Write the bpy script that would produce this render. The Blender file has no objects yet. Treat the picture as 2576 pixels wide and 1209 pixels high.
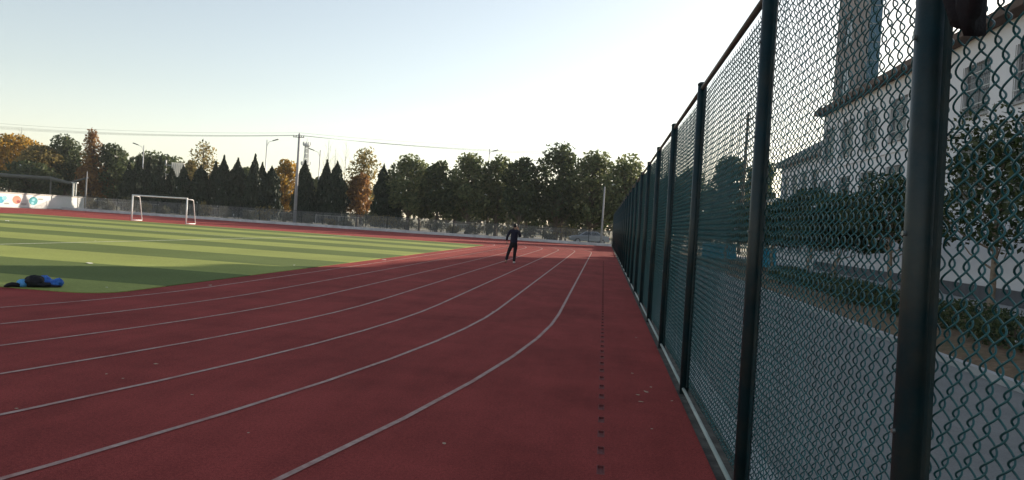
import bpy, bmesh, math, random
import numpy as np
from mathutils import Matrix, Vector, noise as mnoise

# ------------------------------------------------------------------ camera, sky, sun, exposure
scene = bpy.context.scene
R = math.radians
CAM_POS = Vector((0.0, 0.0, 1.7))
CAM_F = Vector((-0.11741107, 0.9928645, -0.02085015))
CAM_X = Vector((0.99085241, 0.11852801, 0.06451828))
CAM_Y = Vector((-0.06652924, 0.01308426, 0.99769868))
cam_data = bpy.data.cameras.new('camera')
cam_data.sensor_width = 36.0
cam_data.lens = 36.0 * 1935 / 2576
cam_data.clip_start = 0.05
cam_data.clip_end = 6000
cam = bpy.data.objects.new('camera', cam_data)
scene.collection.objects.link(cam)
m3 = Matrix((CAM_X, CAM_Y, -CAM_F)).transposed()
cam.matrix_world = Matrix.Translation(CAM_POS) @ m3.to_4x4()
scene.camera = cam

SUN_EL, SUN_AZ = 14.8, 39.0
world = bpy.data.worlds.new('World')
scene.world = world
world.use_nodes = True
wn = world.node_tree.nodes
sky = wn.new('ShaderNodeTexSky')
sky.sky_type = 'NISHITA'
sky.sun_disc = False
sky.sun_elevation = R(SUN_EL)
sky.sun_rotation = R(SUN_AZ)
sky.altitude = 30
sky.air_density = 1.0
sky.dust_density = 0.7
sky.ozone_density = 0.0
hsv = wn.new('ShaderNodeHueSaturation')      # hazy autumn air: a paler sky all round
hsv.inputs['Saturation'].default_value = 0.68
world.node_tree.links.new(sky.outputs[0], hsv.inputs['Color'])
world.node_tree.links.new(hsv.outputs[0], wn['Background'].inputs[0])
wn['Background'].inputs[1].default_value = 0.094

sun_data = bpy.data.lights.new('sun', 'SUN')
sun_data.energy = 5.0
sun_data.angle = R(0.5)
sun_data.color = (1.0, 0.86, 0.68)
sun = bpy.data.objects.new('sun', sun_data)
scene.collection.objects.link(sun)
to_sun = Vector((math.cos(R(SUN_EL)) * math.sin(R(SUN_AZ)), math.cos(R(SUN_EL)) * math.cos(R(SUN_AZ)), math.sin(R(SUN_EL))))
sun.rotation_euler = (-to_sun).to_track_quat('-Z', 'Y').to_euler()
sun.location = (30, 40, 40)

vs = scene.view_settings
vs.view_transform = 'Standard'
vs.look = 'None'
vs.exposure = 1.05
vs.gamma = 1.0
vs.use_curve_mapping = False

rng = np.random.default_rng(11)
random.seed(11)
COL = scene.collection


def at(px, py, Y):
    """point at depth Y seen through a column and row of the survey picture (2576 x 1209)"""
    d = CAM_F + CAM_X * ((px - 1288) / 1935) - CAM_Y * ((py - 604.5) / 1935)
    return CAM_POS + d * (Y / d.y)


# ------------------------------------------------------------------ materials
MATS = {}


def mat(name, col, rough=0.7, var=0.25, scale=4.0, bump=0.0, bscale=None, metal=0.0, spec=0.4, col2=None, detail=6, coord='Object', stain=None, stain_scale=0.6, stain_amt=0.5):
    if name in MATS:
        return MATS[name]
    m = bpy.data.materials.new(name)
    m.use_nodes = True
    nt = m.node_tree
    N, L = nt.nodes, nt.links
    b = N['Principled BSDF']
    b.inputs['Roughness'].default_value = rough
    b.inputs['Metallic'].default_value = metal
    b.inputs['Specular IOR Level'].default_value = spec
    tc = N.new('ShaderNodeTexCoord')
    nz = N.new('ShaderNodeTexNoise')
    nz.inputs['Scale'].default_value = scale
    nz.inputs['Detail'].default_value = detail
    nz.inputs['Roughness'].default_value = 0.65
    L.new(tc.outputs[coord], nz.inputs['Vector'])
    rp = N.new('ShaderNodeValToRGB')
    rp.color_ramp.elements[0].position = 0.3
    rp.color_ramp.elements[1].position = 0.7
    lo = [c * (1 - var) for c in col]
    hi = col2 if col2 else [min(1, c * (1 + var)) for c in col]
    rp.color_ramp.elements[0].color = (*lo, 1)
    rp.color_ramp.elements[1].color = (*hi, 1)
    L.new(nz.outputs['Fac'], rp.inputs['Fac'])
    out = rp.outputs['Color']
    if stain:
        n2 = N.new('ShaderNodeTexNoise')
        n2.inputs['Scale'].default_value = stain_scale
        n2.inputs['Detail'].default_value = 8
        n2.inputs['Roughness'].default_value = 0.7
        L.new(tc.outputs[coord], n2.inputs['Vector'])
        mr = N.new('ShaderNodeMapRange')
        mr.inputs['From Min'].default_value = 0.45
        mr.inputs['From Max'].default_value = 0.75
        mr.inputs['To Max'].default_value = stain_amt
        L.new(n2.outputs['Fac'], mr.inputs['Value'])
        mx = N.new('ShaderNodeMixRGB')
        mx.inputs['Color2'].default_value = (*stain, 1)
        L.new(mr.outputs[0], mx.inputs['Fac'])
        L.new(out, mx.inputs['Color1'])
        out = mx.outputs['Color']
    L.new(out, b.inputs['Base Color'])
    if bump:
        nb = N.new('ShaderNodeTexNoise')
        nb.inputs['Scale'].default_value = bscale or scale * 6
        nb.inputs['Detail'].default_value = 4
        L.new(tc.outputs[coord], nb.inputs['Vector'])
        bp = N.new('ShaderNodeBump')
        bp.inputs['Strength'].default_value = bump
        bp.inputs['Distance'].default_value = 0.01
        L.new(nb.outputs['Fac'], bp.inputs['Height'])
        L.new(bp.outputs['Normal'], b.inputs['Normal'])
    MATS[name] = m
    return m


def leaf_mat(name, cols, trans=0.35, rough=0.6):
    """foliage: every leaf takes one of the colours; light passes through"""
    if name in MATS:
        return MATS[name]
    m = bpy.data.materials.new(name)
    m.use_nodes = True
    nt = m.node_tree
    N, L = nt.nodes, nt.links
    b = N['Principled BSDF']
    b.inputs['Roughness'].default_value = rough
    b.inputs['Specular IOR Level'].default_value = 0.25
    g = N.new('ShaderNodeNewGeometry')
    rp = N.new('ShaderNodeValToRGB')
    els = rp.color_ramp.elements
    for i, c in enumerate(cols):
        p = i / (len(cols) - 1)
        e = els[0] if i == 0 else (els[1] if i == len(cols) - 1 else els.new(p))
        e.position = p
        e.color = (*c, 1)
    L.new(g.outputs['Random Per Island'], rp.inputs['Fac'])
    L.new(rp.outputs['Color'], b.inputs['Base Color'])
    t = N.new('ShaderNodeBsdfTranslucent')
    L.new(rp.outputs['Color'], t.inputs['Color'])
    mx = N.new('ShaderNodeMixShader')
    mx.inputs['Fac'].default_value = trans
    L.new(b.outputs[0], mx.inputs[1])
    L.new(t.outputs[0], mx.inputs[2])
    L.new(mx.outputs[0], N['Material Output'].inputs['Surface'])
    MATS[name] = m
    return m


# ------------------------------------------------------------------ mesh helpers
def np_mesh(name, verts, faces, smooth=False):
    """verts (n,3), faces (m,k) all of k corners"""
    me = bpy.data.meshes.new(name)
    verts = np.asarray(verts, dtype=np.float32)
    faces = np.asarray(faces, dtype=np.int32)
    k = faces.shape[1]
    me.vertices.add(len(verts))
    me.vertices.foreach_set('co', verts.ravel())
    me.loops.add(faces.size)
    me.loops.foreach_set('vertex_index', faces.ravel())
    me.polygons.add(len(faces))
    me.polygons.foreach_set('loop_start', np.arange(0, faces.size, k, dtype=np.int32))
    me.polygons.foreach_set('loop_total', np.full(len(faces), k, dtype=np.int32))
    if smooth:
        me.polygons.foreach_set('use_smooth', np.ones(len(faces), dtype=bool))
    me.update(calc_edges=True)
    return me


def link(name, me, m=None, parent=None):
    o = bpy.data.objects.new(name, me)
    COL.objects.link(o)
    if m is not None and me is not None and len(me.materials) == 0:
        me.materials.append(m)
    if parent is not None:
        o.parent = parent
    return o


def tag(o, label=None, cat=None, group=None, kind=None):
    if label:
        o['label'] = label
    if cat:
        o['category'] = cat
    if group:
        o['group'] = group
    if kind:
        o['kind'] = kind
    return o


def empty(name, loc=(0, 0, 0), rz=0.0):
    o = bpy.data.objects.new(name, None)
    COL.objects.link(o)
    o.empty_display_size = 0.3
    o.location = loc
    o.rotation_euler.z = rz
    return o


def copy_tree(o, parent=None):
    c = o.copy()
    COL.objects.link(c)
    c.parent = parent
    for ch in o.children:
        copy_tree(ch, c)
    return c


class MB:
    def __init__(self):
        self.v, self.f = [], []

    def box(self, x0, x1, y0, y1, z0, z1):
        n = len(self.v)
        self.v += [(x0, y0, z0), (x1, y0, z0), (x1, y1, z0), (x0, y1, z0), (x0, y0, z1), (x1, y0, z1), (x1, y1, z1), (x0, y1, z1)]
        self.f += [tuple(n + i for i in q) for q in ((0, 3, 2, 1), (4, 5, 6, 7), (0, 1, 5, 4), (1, 2, 6, 5), (2, 3, 7, 6), (3, 0, 4, 7))]
        return self

    def quad(self, a, b, c, d):
        n = len(self.v)
        self.v += [tuple(a), tuple(b), tuple(c), tuple(d)]
        self.f.append((n, n + 1, n + 2, n + 3))
        return self

    def poly(self, pts):
        n = len(self.v)
        self.v += [tuple(p) for p in pts]
        self.f.append(tuple(range(n, n + len(pts))))
        return self

    def tube(self, pts, rad, sides=8, cap=True):
        pts = [Vector(p) for p in pts]
        if not hasattr(rad, '__len__'):
            rad = [rad] * len(pts)
        n0 = len(self.v)
        up = None
        for i, p in enumerate(pts):
            t = (pts[min(i + 1, len(pts) - 1)] - pts[max(i - 1, 0)]).normalized()
            if up is None:
                ref = Vector((0, 0, 1)) if abs(t.z) < 0.9 else Vector((1, 0, 0))
                a = t.cross(ref).normalized()
            else:
                a = (up - t * up.dot(t)).normalized()
            up = a
            b = t.cross(a)
            for s in range(sides):
                th = 2 * math.pi * s / sides
                self.v.append(tuple(p + (a * math.cos(th) + b * math.sin(th)) * rad[i]))
        for i in range(len(pts) - 1):
            for s in range(sides):
                s2 = (s + 1) % sides
                self.f.append((n0 + i * sides + s, n0 + i * sides + s2, n0 + (i + 1) * sides + s2, n0 + (i + 1) * sides + s))
        if cap:
            self.f.append(tuple(n0 + s for s in reversed(range(sides))))
            e = n0 + (len(pts) - 1) * sides
            self.f.append(tuple(e + s for s in range(sides)))
        return self

    def build(self, name, m, parent=None, smooth=False, bevel=0.0):
        me = bpy.data.meshes.new(name)
        me.from_pydata(self.v, [], self.f)
        if smooth:
            for p in me.polygons:
                p.use_smooth = len(p.vertices) == 4
        me.update()
        o = link(name, me, m, parent)
        if bevel:
            md = o.modifiers.new('bevel', 'BEVEL')
            md.width = bevel
            md.segments = 2
            md.limit_method = 'ANGLE'
        return o


def struct(name, mb, m, parent=None):
    o = mb.build(name, m, parent)
    if parent is None:
        tag(o, kind='structure')
    return o


# ------------------------------------------------------------------ materials of the setting
M_GROUND = mat('dry_ground', (0.17, 0.15, 0.09), 0.95, 0.35, 0.35, 0.5, 6.0, stain=(0.09, 0.11, 0.04), stain_scale=0.12, stain_amt=0.9)
M_CONC = mat('concrete', (0.40, 0.40, 0.40), 0.85, 0.18, 3.0, 0.3, 40, stain=(0.2, 0.2, 0.19), stain_scale=1.5)
M_ROAD = mat('asphalt_path', (0.215, 0.215, 0.21), 0.9, 0.22, 60.0, 0.5, 150, stain=(0.09, 0.09, 0.09), stain_scale=0.7)
M_SOIL = mat('soil', (0.17, 0.105, 0.06), 0.95, 0.45, 9.0, 1.0, 30, stain=(0.05, 0.07, 0.02), stain_scale=1.2, stain_amt=0.8)
M_LINE = mat('lane_paint', (0.40, 0.27, 0.24), 0.75, 0.3, 14.0, 0.2, 90, stain=(0.28, 0.075, 0.062), stain_scale=2.5, stain_amt=1.0)


def track_material():
    m = bpy.data.materials.new('track_rubber')
    m.use_nodes = True
    N, L = m.node_tree.nodes, m.node_tree.links
    b = N['Principled BSDF']
    b.inputs['Roughness'].default_value = 0.95
    b.inputs['Specular IOR Level'].default_value = 0.08
    tc = N.new('ShaderNodeTexCoord')

    def nz(scale, det, vec=None, rough=0.6):
        n = N.new('ShaderNodeTexNoise')
        n.inputs['Scale'].default_value = scale
        n.inputs['Detail'].default_value = det
        n.inputs['Roughness'].default_value = rough
        L.new(vec or tc.outputs['Object'], n.inputs['Vector'])
        return n
    fine = nz(170, 2)
    r1 = N.new('ShaderNodeValToRGB')
    r1.color_ramp.elements[0].position = 0.32
    r1.color_ramp.elements[1].position = 0.68
    r1.color_ramp.elements[0].color = (0.155, 0.022, 0.022, 1)
    r1.color_ramp.elements[1].color = (0.40, 0.082, 0.071, 1)
    L.new(fine.outputs['Fac'], r1.inputs['Fac'])
    mid = nz(0.55, 8, rough=0.7)
    mp = N.new('ShaderNodeMapping')
    mp.inputs['Scale'].default_value = (1.6, 0.22, 1)
    L.new(tc.outputs['Object'], mp.inputs['Vector'])
    streak = nz(1.3, 7, mp.outputs['Vector'], 0.7)
    mr = N.new('ShaderNodeMapRange')
    mr.inputs['From Min'].default_value = 0.3
    mr.inputs['From Max'].default_value = 0.72
    mr.inputs['To Min'].default_value = 0.72
    mr.inputs['To Max'].default_value = 1.22
    L.new(mid.outputs['Fac'], mr.inputs['Value'])
    mr2 = N.new('ShaderNodeMapRange')
    mr2.inputs['From Min'].default_value = 0.35
    mr2.inputs['From Max'].default_value = 0.7
    mr2.inputs['To Min'].default_value = 0.86
    mr2.inputs['To Max'].default_value = 1.1
    L.new(streak.outputs['Fac'], mr2.inputs['Value'])
    mu = N.new('ShaderNodeMath')
    mu.operation = 'MULTIPLY'
    L.new(mr.outputs[0], mu.inputs[0])
    L.new(mr2.outputs[0], mu.inputs[1])
    gran = nz(42, 3, rough=0.75)
    mr3 = N.new('ShaderNodeMapRange')
    mr3.inputs['From Min'].default_value = 0.28
    mr3.inputs['From Max'].default_value = 0.72
    mr3.inputs['To Min'].default_value = 0.70
    mr3.inputs['To Max'].default_value = 1.32
    L.new(gran.outputs['Fac'], mr3.inputs['Value'])
    mu2 = N.new('ShaderNodeMath')
    mu2.operation = 'MULTIPLY'
    L.new(mu.outputs[0], mu2.inputs[0])
    L.new(mr3.outputs[0], mu2.inputs[1])
    vm = N.new('ShaderNodeVectorMath')
    vm.operation = 'SCALE'
    L.new(r1.outputs['Color'], vm.inputs[0])
    L.new(mu2.outputs[0], vm.inputs['Scale'])
    # pale dust spots
    v = nz(9, 3, rough=0.8)
    ms = N.new('ShaderNodeMapRange')
    ms.inputs['From Min'].default_value = 0.72
    ms.inputs['From Max'].default_value = 0.80
    ms.inputs['To Max'].default_value = 0.5
    L.new(v.outputs['Fac'], ms.inputs['Value'])
    mx = N.new('ShaderNodeMixRGB')
    mx.inputs['Color2'].default_value = (0.35, 0.20, 0.17, 1)
    L.new(ms.outputs[0], mx.inputs['Fac'])
    L.new(vm.outputs[0], mx.inputs['Color1'])
    L.new(mx.outputs['Color'], b.inputs['Base Color'])
    bp = N.new('ShaderNodeBump')
    bp.inputs['Strength'].default_value = 0.7
    bp.inputs['Distance'].default_value = 0.006
    L.new(fine.outputs['Fac'], bp.inputs['Height'])
    L.new(bp.outputs['Normal'], b.inputs['Normal'])
    return m


M_TRACK = track_material()

TURF_Y0, TURF_Y1 = 12.45, 56.3
STRIPE = 3.74


def turf_material():
    m = bpy.data.materials.new('striped_turf')
    m.use_nodes = True
    N, L = m.node_tree.nodes, m.node_tree.links
    b = N['Principled BSDF']
    b.inputs['Roughness'].default_value = 0.9
    b.inputs['Specular IOR Level'].default_value = 0.1
    tc = N.new('ShaderNodeTexCoord')
    sp = N.new('ShaderNodeSeparateXYZ')
    L.new(tc.outputs['Object'], sp.inputs[0])
    a = N.new('ShaderNodeMath')
    a.operation = 'SUBTRACT'
    a.inputs[1].default_value = 14.46 - 2 * STRIPE * 4
    L.new(sp.outputs['Y'], a.inputs[0])
    d = N.new('ShaderNodeMath')
    d.operation = 'DIVIDE'
    d.inputs[1].default_value = 2 * STRIPE
    L.new(a.outputs[0], d.inputs[0])
    fr = N.new('ShaderNodeMath')
    fr.operation = 'FRACT'
    L.new(d.outputs[0], fr.inputs[0])
    gt = N.new('ShaderNodeMath')
    gt.operation = 'GREATER_THAN'
    gt.inputs[1].default_value = 0.5
    L.new(fr.outputs[0], gt.inputs[0])
    nz = N.new('ShaderNodeTexNoise')
    nz.inputs['Scale'].default_value = 15
    nz.inputs['Detail'].default_value = 5
    nz.inputs['Roughness'].default_value = 0.8
    L.new(tc.outputs['Object'], nz.inputs['Vector'])
    n2 = N.new('ShaderNodeTexNoise')
    n2.inputs['Scale'].default_value = 0.35
    n2.inputs['Detail'].default_value = 6
    L.new(tc.outputs['Object'], n2.inputs['Vector'])
    mx = N.new('ShaderNodeMixRGB')
    mx.inputs['Color1'].default_value = (0.112, 0.150, 0.046, 1)
    mx.inputs['Color2'].default_value = (0.262, 0.300, 0.086, 1)
    L.new(gt.outputs[0], mx.inputs['Fac'])
    mr = N.new('ShaderNodeMapRange')
    mr.inputs['From Min'].default_value = 0.25
    mr.inputs['From Max'].default_value = 0.75
    mr.inputs['To Min'].default_value = 0.72
    mr.inputs['To Max'].default_value = 1.28
    L.new(nz.outputs['Fac'], mr.inputs['Value'])
    mr2 = N.new('ShaderNodeMapRange')
    mr2.inputs['From Min'].default_value = 0.3
    mr2.inputs['From Max'].default_value = 0.7
    mr2.inputs['To Min'].default_value = 0.88
    mr2.inputs['To Max'].default_value = 1.1
    L.new(n2.outputs['Fac'], mr2.inputs['Value'])
    mu = N.new('ShaderNodeMath')
    mu.operation = 'MULTIPLY'
    L.new(mr.outputs[0], mu.inputs[0])
    L.new(mr2.outputs[0], mu.inputs[1])
    vm = N.new('ShaderNodeVectorMath')
    vm.operation = 'SCALE'
    L.new(mx.outputs[0], vm.inputs[0])
    L.new(mu.outputs[0], vm.inputs['Scale'])
    L.new(vm.outputs[0], b.inputs['Base Color'])
    bp = N.new('ShaderNodeBump')
    bp.inputs['Strength'].default_value = 0.6
    bp.inputs['Distance'].default_value = 0.02
    L.new(nz.outputs['Fac'], bp.inputs['Height'])
    L.new(bp.outputs['Normal'], b.inputs['Normal'])
    return m


M_TURF = turf_material()

# ------------------------------------------------------------------ ground, track, turf, path
g = MB()
g.quad((-1200, -300, -0.03), (1200, -300, -0.03), (1200, 1500, -0.03), (-1200, 1500, -0.03))
struct('ground', g, M_GROUND)

FX = 0.97                                   # line of the tall fence
DX0, DX1 = 0.068, 0.112                     # slots of the drain beside it
SLOT0, SLOT_STEP, SLOT_LEN, N_SLOT = 1.0, 0.485, 0.20, 86
t = MB()
tx0, tx1, ty0, ty1 = -62.0, 0.90, -40.0, 81.6
t.quad((tx0, ty0, 0), (DX0, ty0, 0), (DX0, ty1, 0), (tx0, ty1, 0))
t.quad((DX1, ty0, 0), (tx1, ty0, 0), (tx1, ty1, 0), (DX1, ty1, 0))
y = ty0
for i in range(N_SLOT):
    s0 = SLOT0 + i * SLOT_STEP
    t.quad((DX0, y, 0), (DX1, y, 0), (DX1, s0, 0), (DX0, s0, 0))
    y = s0 + SLOT_LEN
t.quad((DX0, y, 0), (DX1, y, 0), (DX1, ty1, 0), (DX0, ty1, 0))
track = struct('running_track', t, M_TRACK)

# each slot of the drain is an open steel tray let into the rubber
s = MB()
w, l, dp = (DX1 - DX0), SLOT_LEN, 0.014
s.quad((0, 0, -dp), (w, 0, -dp), (w, l, -dp), (0, l, -dp))
s.quad((0, 0, 0), (0, 0, -dp), (0, l, -dp), (0, l, 0))
s.quad((w, 0, -dp), (w, 0, 0), (w, l, 0), (w, l, -dp))
s.quad((0, 0, 0), (w, 0, 0), (w, 0, -dp), (0, 0, -dp))
s.quad((0, l, -dp), (w, l, -dp), (w, l, 0), (0, l, 0))
s.box(-0.006, 0.0, -0.006, l + 0.006, -0.01, 0.003)
s.box(w, w + 0.006, -0.006, l + 0.006, -0.01, 0.003)
s.box(0, w, -0.006, 0.0, -0.01, 0.003)
s.box(0, w, l, l + 0.006, -0.01, 0.003)
M_SLOT = mat('slot_steel', (0.19, 0.045, 0.042), 0.8, 0.4, 30)
slot0 = s.build('drain_slot', M_SLOT, track)
slot0.location = (DX0, SLOT0, 0)
for i in range(1, N_SLOT):
    c = slot0.copy()
    COL.objects.link(c)
    c.location = (DX0, SLOT0 + i * SLOT_STEP, 0)

# lane lines: straight beside the turf, bending round both ends of the field
LANE_R = [47, 41, 37, 33, 29, 23, 17]
YB, YF = 15.0, 55.0


def lane_path(k):
    x = -0.76 - 1.2 * k
    Rn = LANE_R[k]
    Rf = 30.0 - 1.2 * k
    pts = []
    for a in np.linspace(1.45, 0.0, 40):
        pts.append((x - Rn + Rn * math.cos(a), YB - Rn * math.sin(a)))
    for yy in np.linspace(YB, YF, 18)[1:]:
        pts.append((x, yy))
    for a in np.linspace(0.0, 1.5, 30)[1:]:
        pts.append((x - Rf + Rf * math.cos(a), YF + Rf * math.sin(a)))
    return pts


def ribbon(pts, wdt, z):
    mb = MB()
    L_, R_ = [], []
    for i, p in enumerate(pts):
        a, b = pts[max(i - 1, 0)], pts[min(i + 1, len(pts) - 1)]
        dx, dy = b[0] - a[0], b[1] - a[1]
        n = math.hypot(dx, dy) or 1
        nx, ny = -dy / n * wdt / 2, dx / n * wdt / 2
        L_.append((p[0] + nx, p[1] + ny, z))
        R_.append((p[0] - nx, p[1] - ny, z))
    for i in range(len(pts) - 1):
        mb.quad(R_[i], R_[i + 1], L_[i + 1], L_[i])
    return mb


for k in range(7):
    ribbon([p for p in lane_path(k) if p[0] > -60], 0.052, 0.005).build('lane_line', M_LINE, track)

tf = MB()
rc = 0.7
tx = -8.62
outl = [(-45.6, TURF_Y0), (tx - rc, TURF_Y0)]
for a in np.linspace(-math.pi / 2, 0, 7)[1:]:
    outl.append((tx - rc + rc * math.cos(a), TURF_Y0 + rc + rc * math.sin(a)))
for a in np.linspace(0, math.pi / 2, 7):
    outl.append((tx - rc + rc * math.cos(a), TURF_Y1 - rc + rc * math.sin(a)))
outl.append((-45.6, TURF_Y1))
n0 = len(tf.v)
tf.v += [(p[0], p[1], 0.012) for p in outl]
tf.f.append(tuple(range(len(outl))))
for i in range(len(outl)):
    p, q = outl[i], outl[(i + 1) % len(outl)]
    tf.quad((p[0], p[1], 0), (q[0], q[1], 0), (q[0], q[1], 0.012), (p[0], p[1], 0.012))
turf = struct('turf', tf, M_TURF)
M_TLINE = mat('turf_line', (0.58, 0.6, 0.48), 0.8, 0.3, 20, stain=(0.2, 0.25, 0.08), stain_scale=4, stain_amt=0.7)
ribbon([(-18.9, yy) for yy in np.linspace(12.5, 56.2, 30)], 0.11, 0.0165).build('touch_line', M_TLINE, turf)
ribbon([(xx, 40.0) for xx in np.linspace(-18.9, -45, 20)], 0.11, 0.0205).build('box_line', M_TLINE, turf)

# far kerb under the mesh fence, verge and path on the other side of the tall fence
kb = MB().box(-61.9, 0.90, 81.62, 82.0, -0.03, 0.28)
kb.box(-61.9, 0.90, 82.02, 82.35, -0.03, 0.10)
o = kb.build('kerb', mat('kerb_paint', (0.55, 0.56, 0.58), 0.8, 0.2, 1.2, stain=(0.25, 0.25, 0.25), stain_scale=0.8), None, bevel=0.015)
tag(o, kind='structure')

rb = MB().quad((1.36, -12, -0.006), (5.32, -12, -0.006), (5.32, 120, -0.006), (1.36, 120, -0.006))
struct('path', rb, M_ROAD)
gt_ = MB().box(0.902, 1.12, -12, 82, -0.03, -0.004)
struct('gutter', gt_, mat('gutter_dirt', (0.05, 0.048, 0.042), 0.95, 0.5, 6, 0.8, 30, stain=(0.16, 0.15, 0.13), stain_scale=3))
gk = MB().box(1.122, 1.358, -12, 120, -0.03, 0.012)
struct('kerb_strip', gk, mat('pale_concrete', (0.33, 0.34, 0.34), 0.85, 0.25, 4, 0.3, 40, stain=(0.15, 0.15, 0.15), stain_scale=2))


def rough_sheet(x0, x1, y0, y1, nx, ny, z, amp, freq):
    xs, ys = np.linspace(x0, x1, nx), np.linspace(y0, y1, ny)
    v = []
    for b_ in ys:
        for a_ in xs:
            e = min(1.0, (a_ - x0) / 0.3, (x1 - a_) / 0.3)
            v.append((a_, b_, z + max(0.0, e) * (0.06 + amp * mnoise.noise(Vector((a_ * freq, b_ * freq, 0))))))
    idx = np.arange(nx * ny).reshape(ny, nx)
    f = np.stack([idx[:-1, :-1], idx[:-1, 1:], idx[1:, 1:], idx[1:, :-1]], -1).reshape(-1, 4)
    return np_mesh('sheet', v, f, True)


bed = link('planting_bed', rough_sheet(5.46, 11.2, -4, 100, 24, 300, 0.0, 0.05, 1.7), M_SOIL)
tag(bed, kind='structure')
kk = MB().box(5.324, 5.45, -12, 120, -0.03, 0.10)
struct('bed_kerb', kk, M_CONC)
pv = MB().box(11.25, 12.9, -12, 120, -0.03, 0.12)
struct('pavement', pv, M_CONC)

# ------------------------------------------------------------------ tall chain-link fence
M_FENCE = mat('green_steel', (0.004, 0.022, 0.027), 0.42, 0.3, 5.0, 0.08, 60, spec=0.3, stain=(0.075, 0.055, 0.03), stain_scale=2.2, stain_amt=0.55)
M_WIRE = mat('green_wire', (0.010, 0.085, 0.092), 0.38, 0.3, 3.0, spec=0.5)
M_RAIL = mat('weathered_rail', (0.10, 0.085, 0.065), 0.6, 0.4, 3.0, spec=0.5, stain=(0.03, 0.06, 0.06), stain_scale=1.2)
M_BRAIL = mat('pale_rail', (0.34, 0.40, 0.37), 0.55, 0.3, 4.0, spec=0.5, stain=(0.10, 0.12, 0.10), stain_scale=2.0)
M_BOLT = mat('bolt_steel', (0.3, 0.32, 0.32), 0.4, 0.2, 20, metal=0.8)


def wire_panel(width, z0, z1, pitch, per_turn, sides, rad, A_over=0.005, depth=0.0125, w_target=0.044):
    """woven wire: flat spirals hooked into each other, along +Y, depth along X"""
    n = int(round(width / w_target))
    w = width / n
    A = w / 2 + A_over
    nt = (z1 - z0) / pitch
    k = int(nt * per_turn) + 1
    th = np.arange(k) * (2 * math.pi / per_turn)
    z = z0 + pitch * th / (2 * math.pi)
    V, Fc = [], []
    ring = 2 * np.pi * np.arange(sides) / sides
    idx = np.arange(k * sides).reshape(k, sides)
    nxt = np.roll(idx, -1, axis=1)
    f0 = np.stack([idx[:-1], nxt[:-1], nxt[1:], idx[1:]], -1).reshape(-1, 4)
    base = {}
    for ph in (0, 1):
        t_ = th + ph * math.pi
        # squarer than an ellipse so that the legs run straight between the hooks
        c, s_ = np.cos(t_), np.sin(t_)
        yy = A * np.sign(c) * np.abs(c) ** 1.0
        xx = -depth * np.sign(s_) * np.abs(s_) ** 0.85
        P = np.stack([xx, yy, z], -1)
        T = np.gradient(P, axis=0)
        T /= np.linalg.norm(T, axis=1, keepdims=True)
        ref = np.array([0.25, 0.0, 0.0]) + np.array([1.0, 0.0, 0.0])
        a = np.cross(T, ref)
        a /= np.linalg.norm(a, axis=1, keepdims=True)
        b = np.cross(T, a)
        base[ph] = (P[:, None, :] + rad * (a[:, None, :] * np.cos(ring)[None, :, None] + b[:, None, :] * np.sin(ring)[None, :, None])).reshape(-1, 3)
    for i in range(n):
        sag = 0.004 * math.sin(i * 0.7) + 0.003 * random.uniform(-1, 1)
        vv = base[i % 2] + np.array([0.0, w * (i + 0.5), sag])
        # gentle slack of the netting
        vv[:, 0] += 0.012 * np.sin(vv[:, 2] * 2.1 + i * 0.05) * math.sin(math.pi * (i + 0.5) / n)
        V.append(vv)
        Fc.append(f0 + i * k * sides)
    return np_mesh('wire_panel', np.concatenate(V), np.concatenate(Fc), True)


fence = empty('chain_link_fence', (FX, 0, 0))
fence.rotation_euler.y = -R(0.4)
tag(fence, 'tall dark green chain-link fence running beside the running track', 'fence')
POST_Y = [-0.9, 2.41, 4.99, 8.42] + [8.42 + 3.235 * i for i in range(1, 23)]
FH = 3.28
TILT = {1: 2.0, 2: 0.8, 3: 0.5, 4: 0.3}


def fence_post(near):
    mb = MB()
    mb.tube([(0, 0, -0.03), (0, 0, FH + 0.03)], 0.049, 24 if near else 10)
    return mb


near_post_me = None
for i, py in enumerate(POST_Y):
    near = i < 5
    mb = fence_post(near)
    p = mb.build('post', M_FENCE, fence, smooth=True)
    p.location = (0, py, 0)
    p.rotation_euler.x = -R(TILT.get(i, random.uniform(-0.25, 0.25)))
    # domed cap
    cp = MB()
    for a_, b_ in ((0, 1), (1, 2), (2, 3)):
        pass
    cp.tube([(0, 0, FH + 0.032), (0, 0, FH + 0.05), (0, 0, FH + 0.065), (0, 0, FH + 0.07)], [0.053, 0.052, 0.032, 0.004], 12 if near else 8)
    cp.build('cap', M_FENCE, p, smooth=True)
    if i < 8:
        # flat tension bar that holds the netting, with its bolts
        MB().box(0.010, 0.022, -0.092, -0.060, 0.08, FH - 0.06).build('tension_bar', M_FENCE, p)
        for bz in (0.55, 1.15, 1.75, 2.35, 2.95):
            MB().tube([(-0.047, -0.004, bz), (-0.057, -0.005, bz)], 0.008, 8).build('bolt', M_BOLT, p)
    elif i < 24:
        pass

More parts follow.
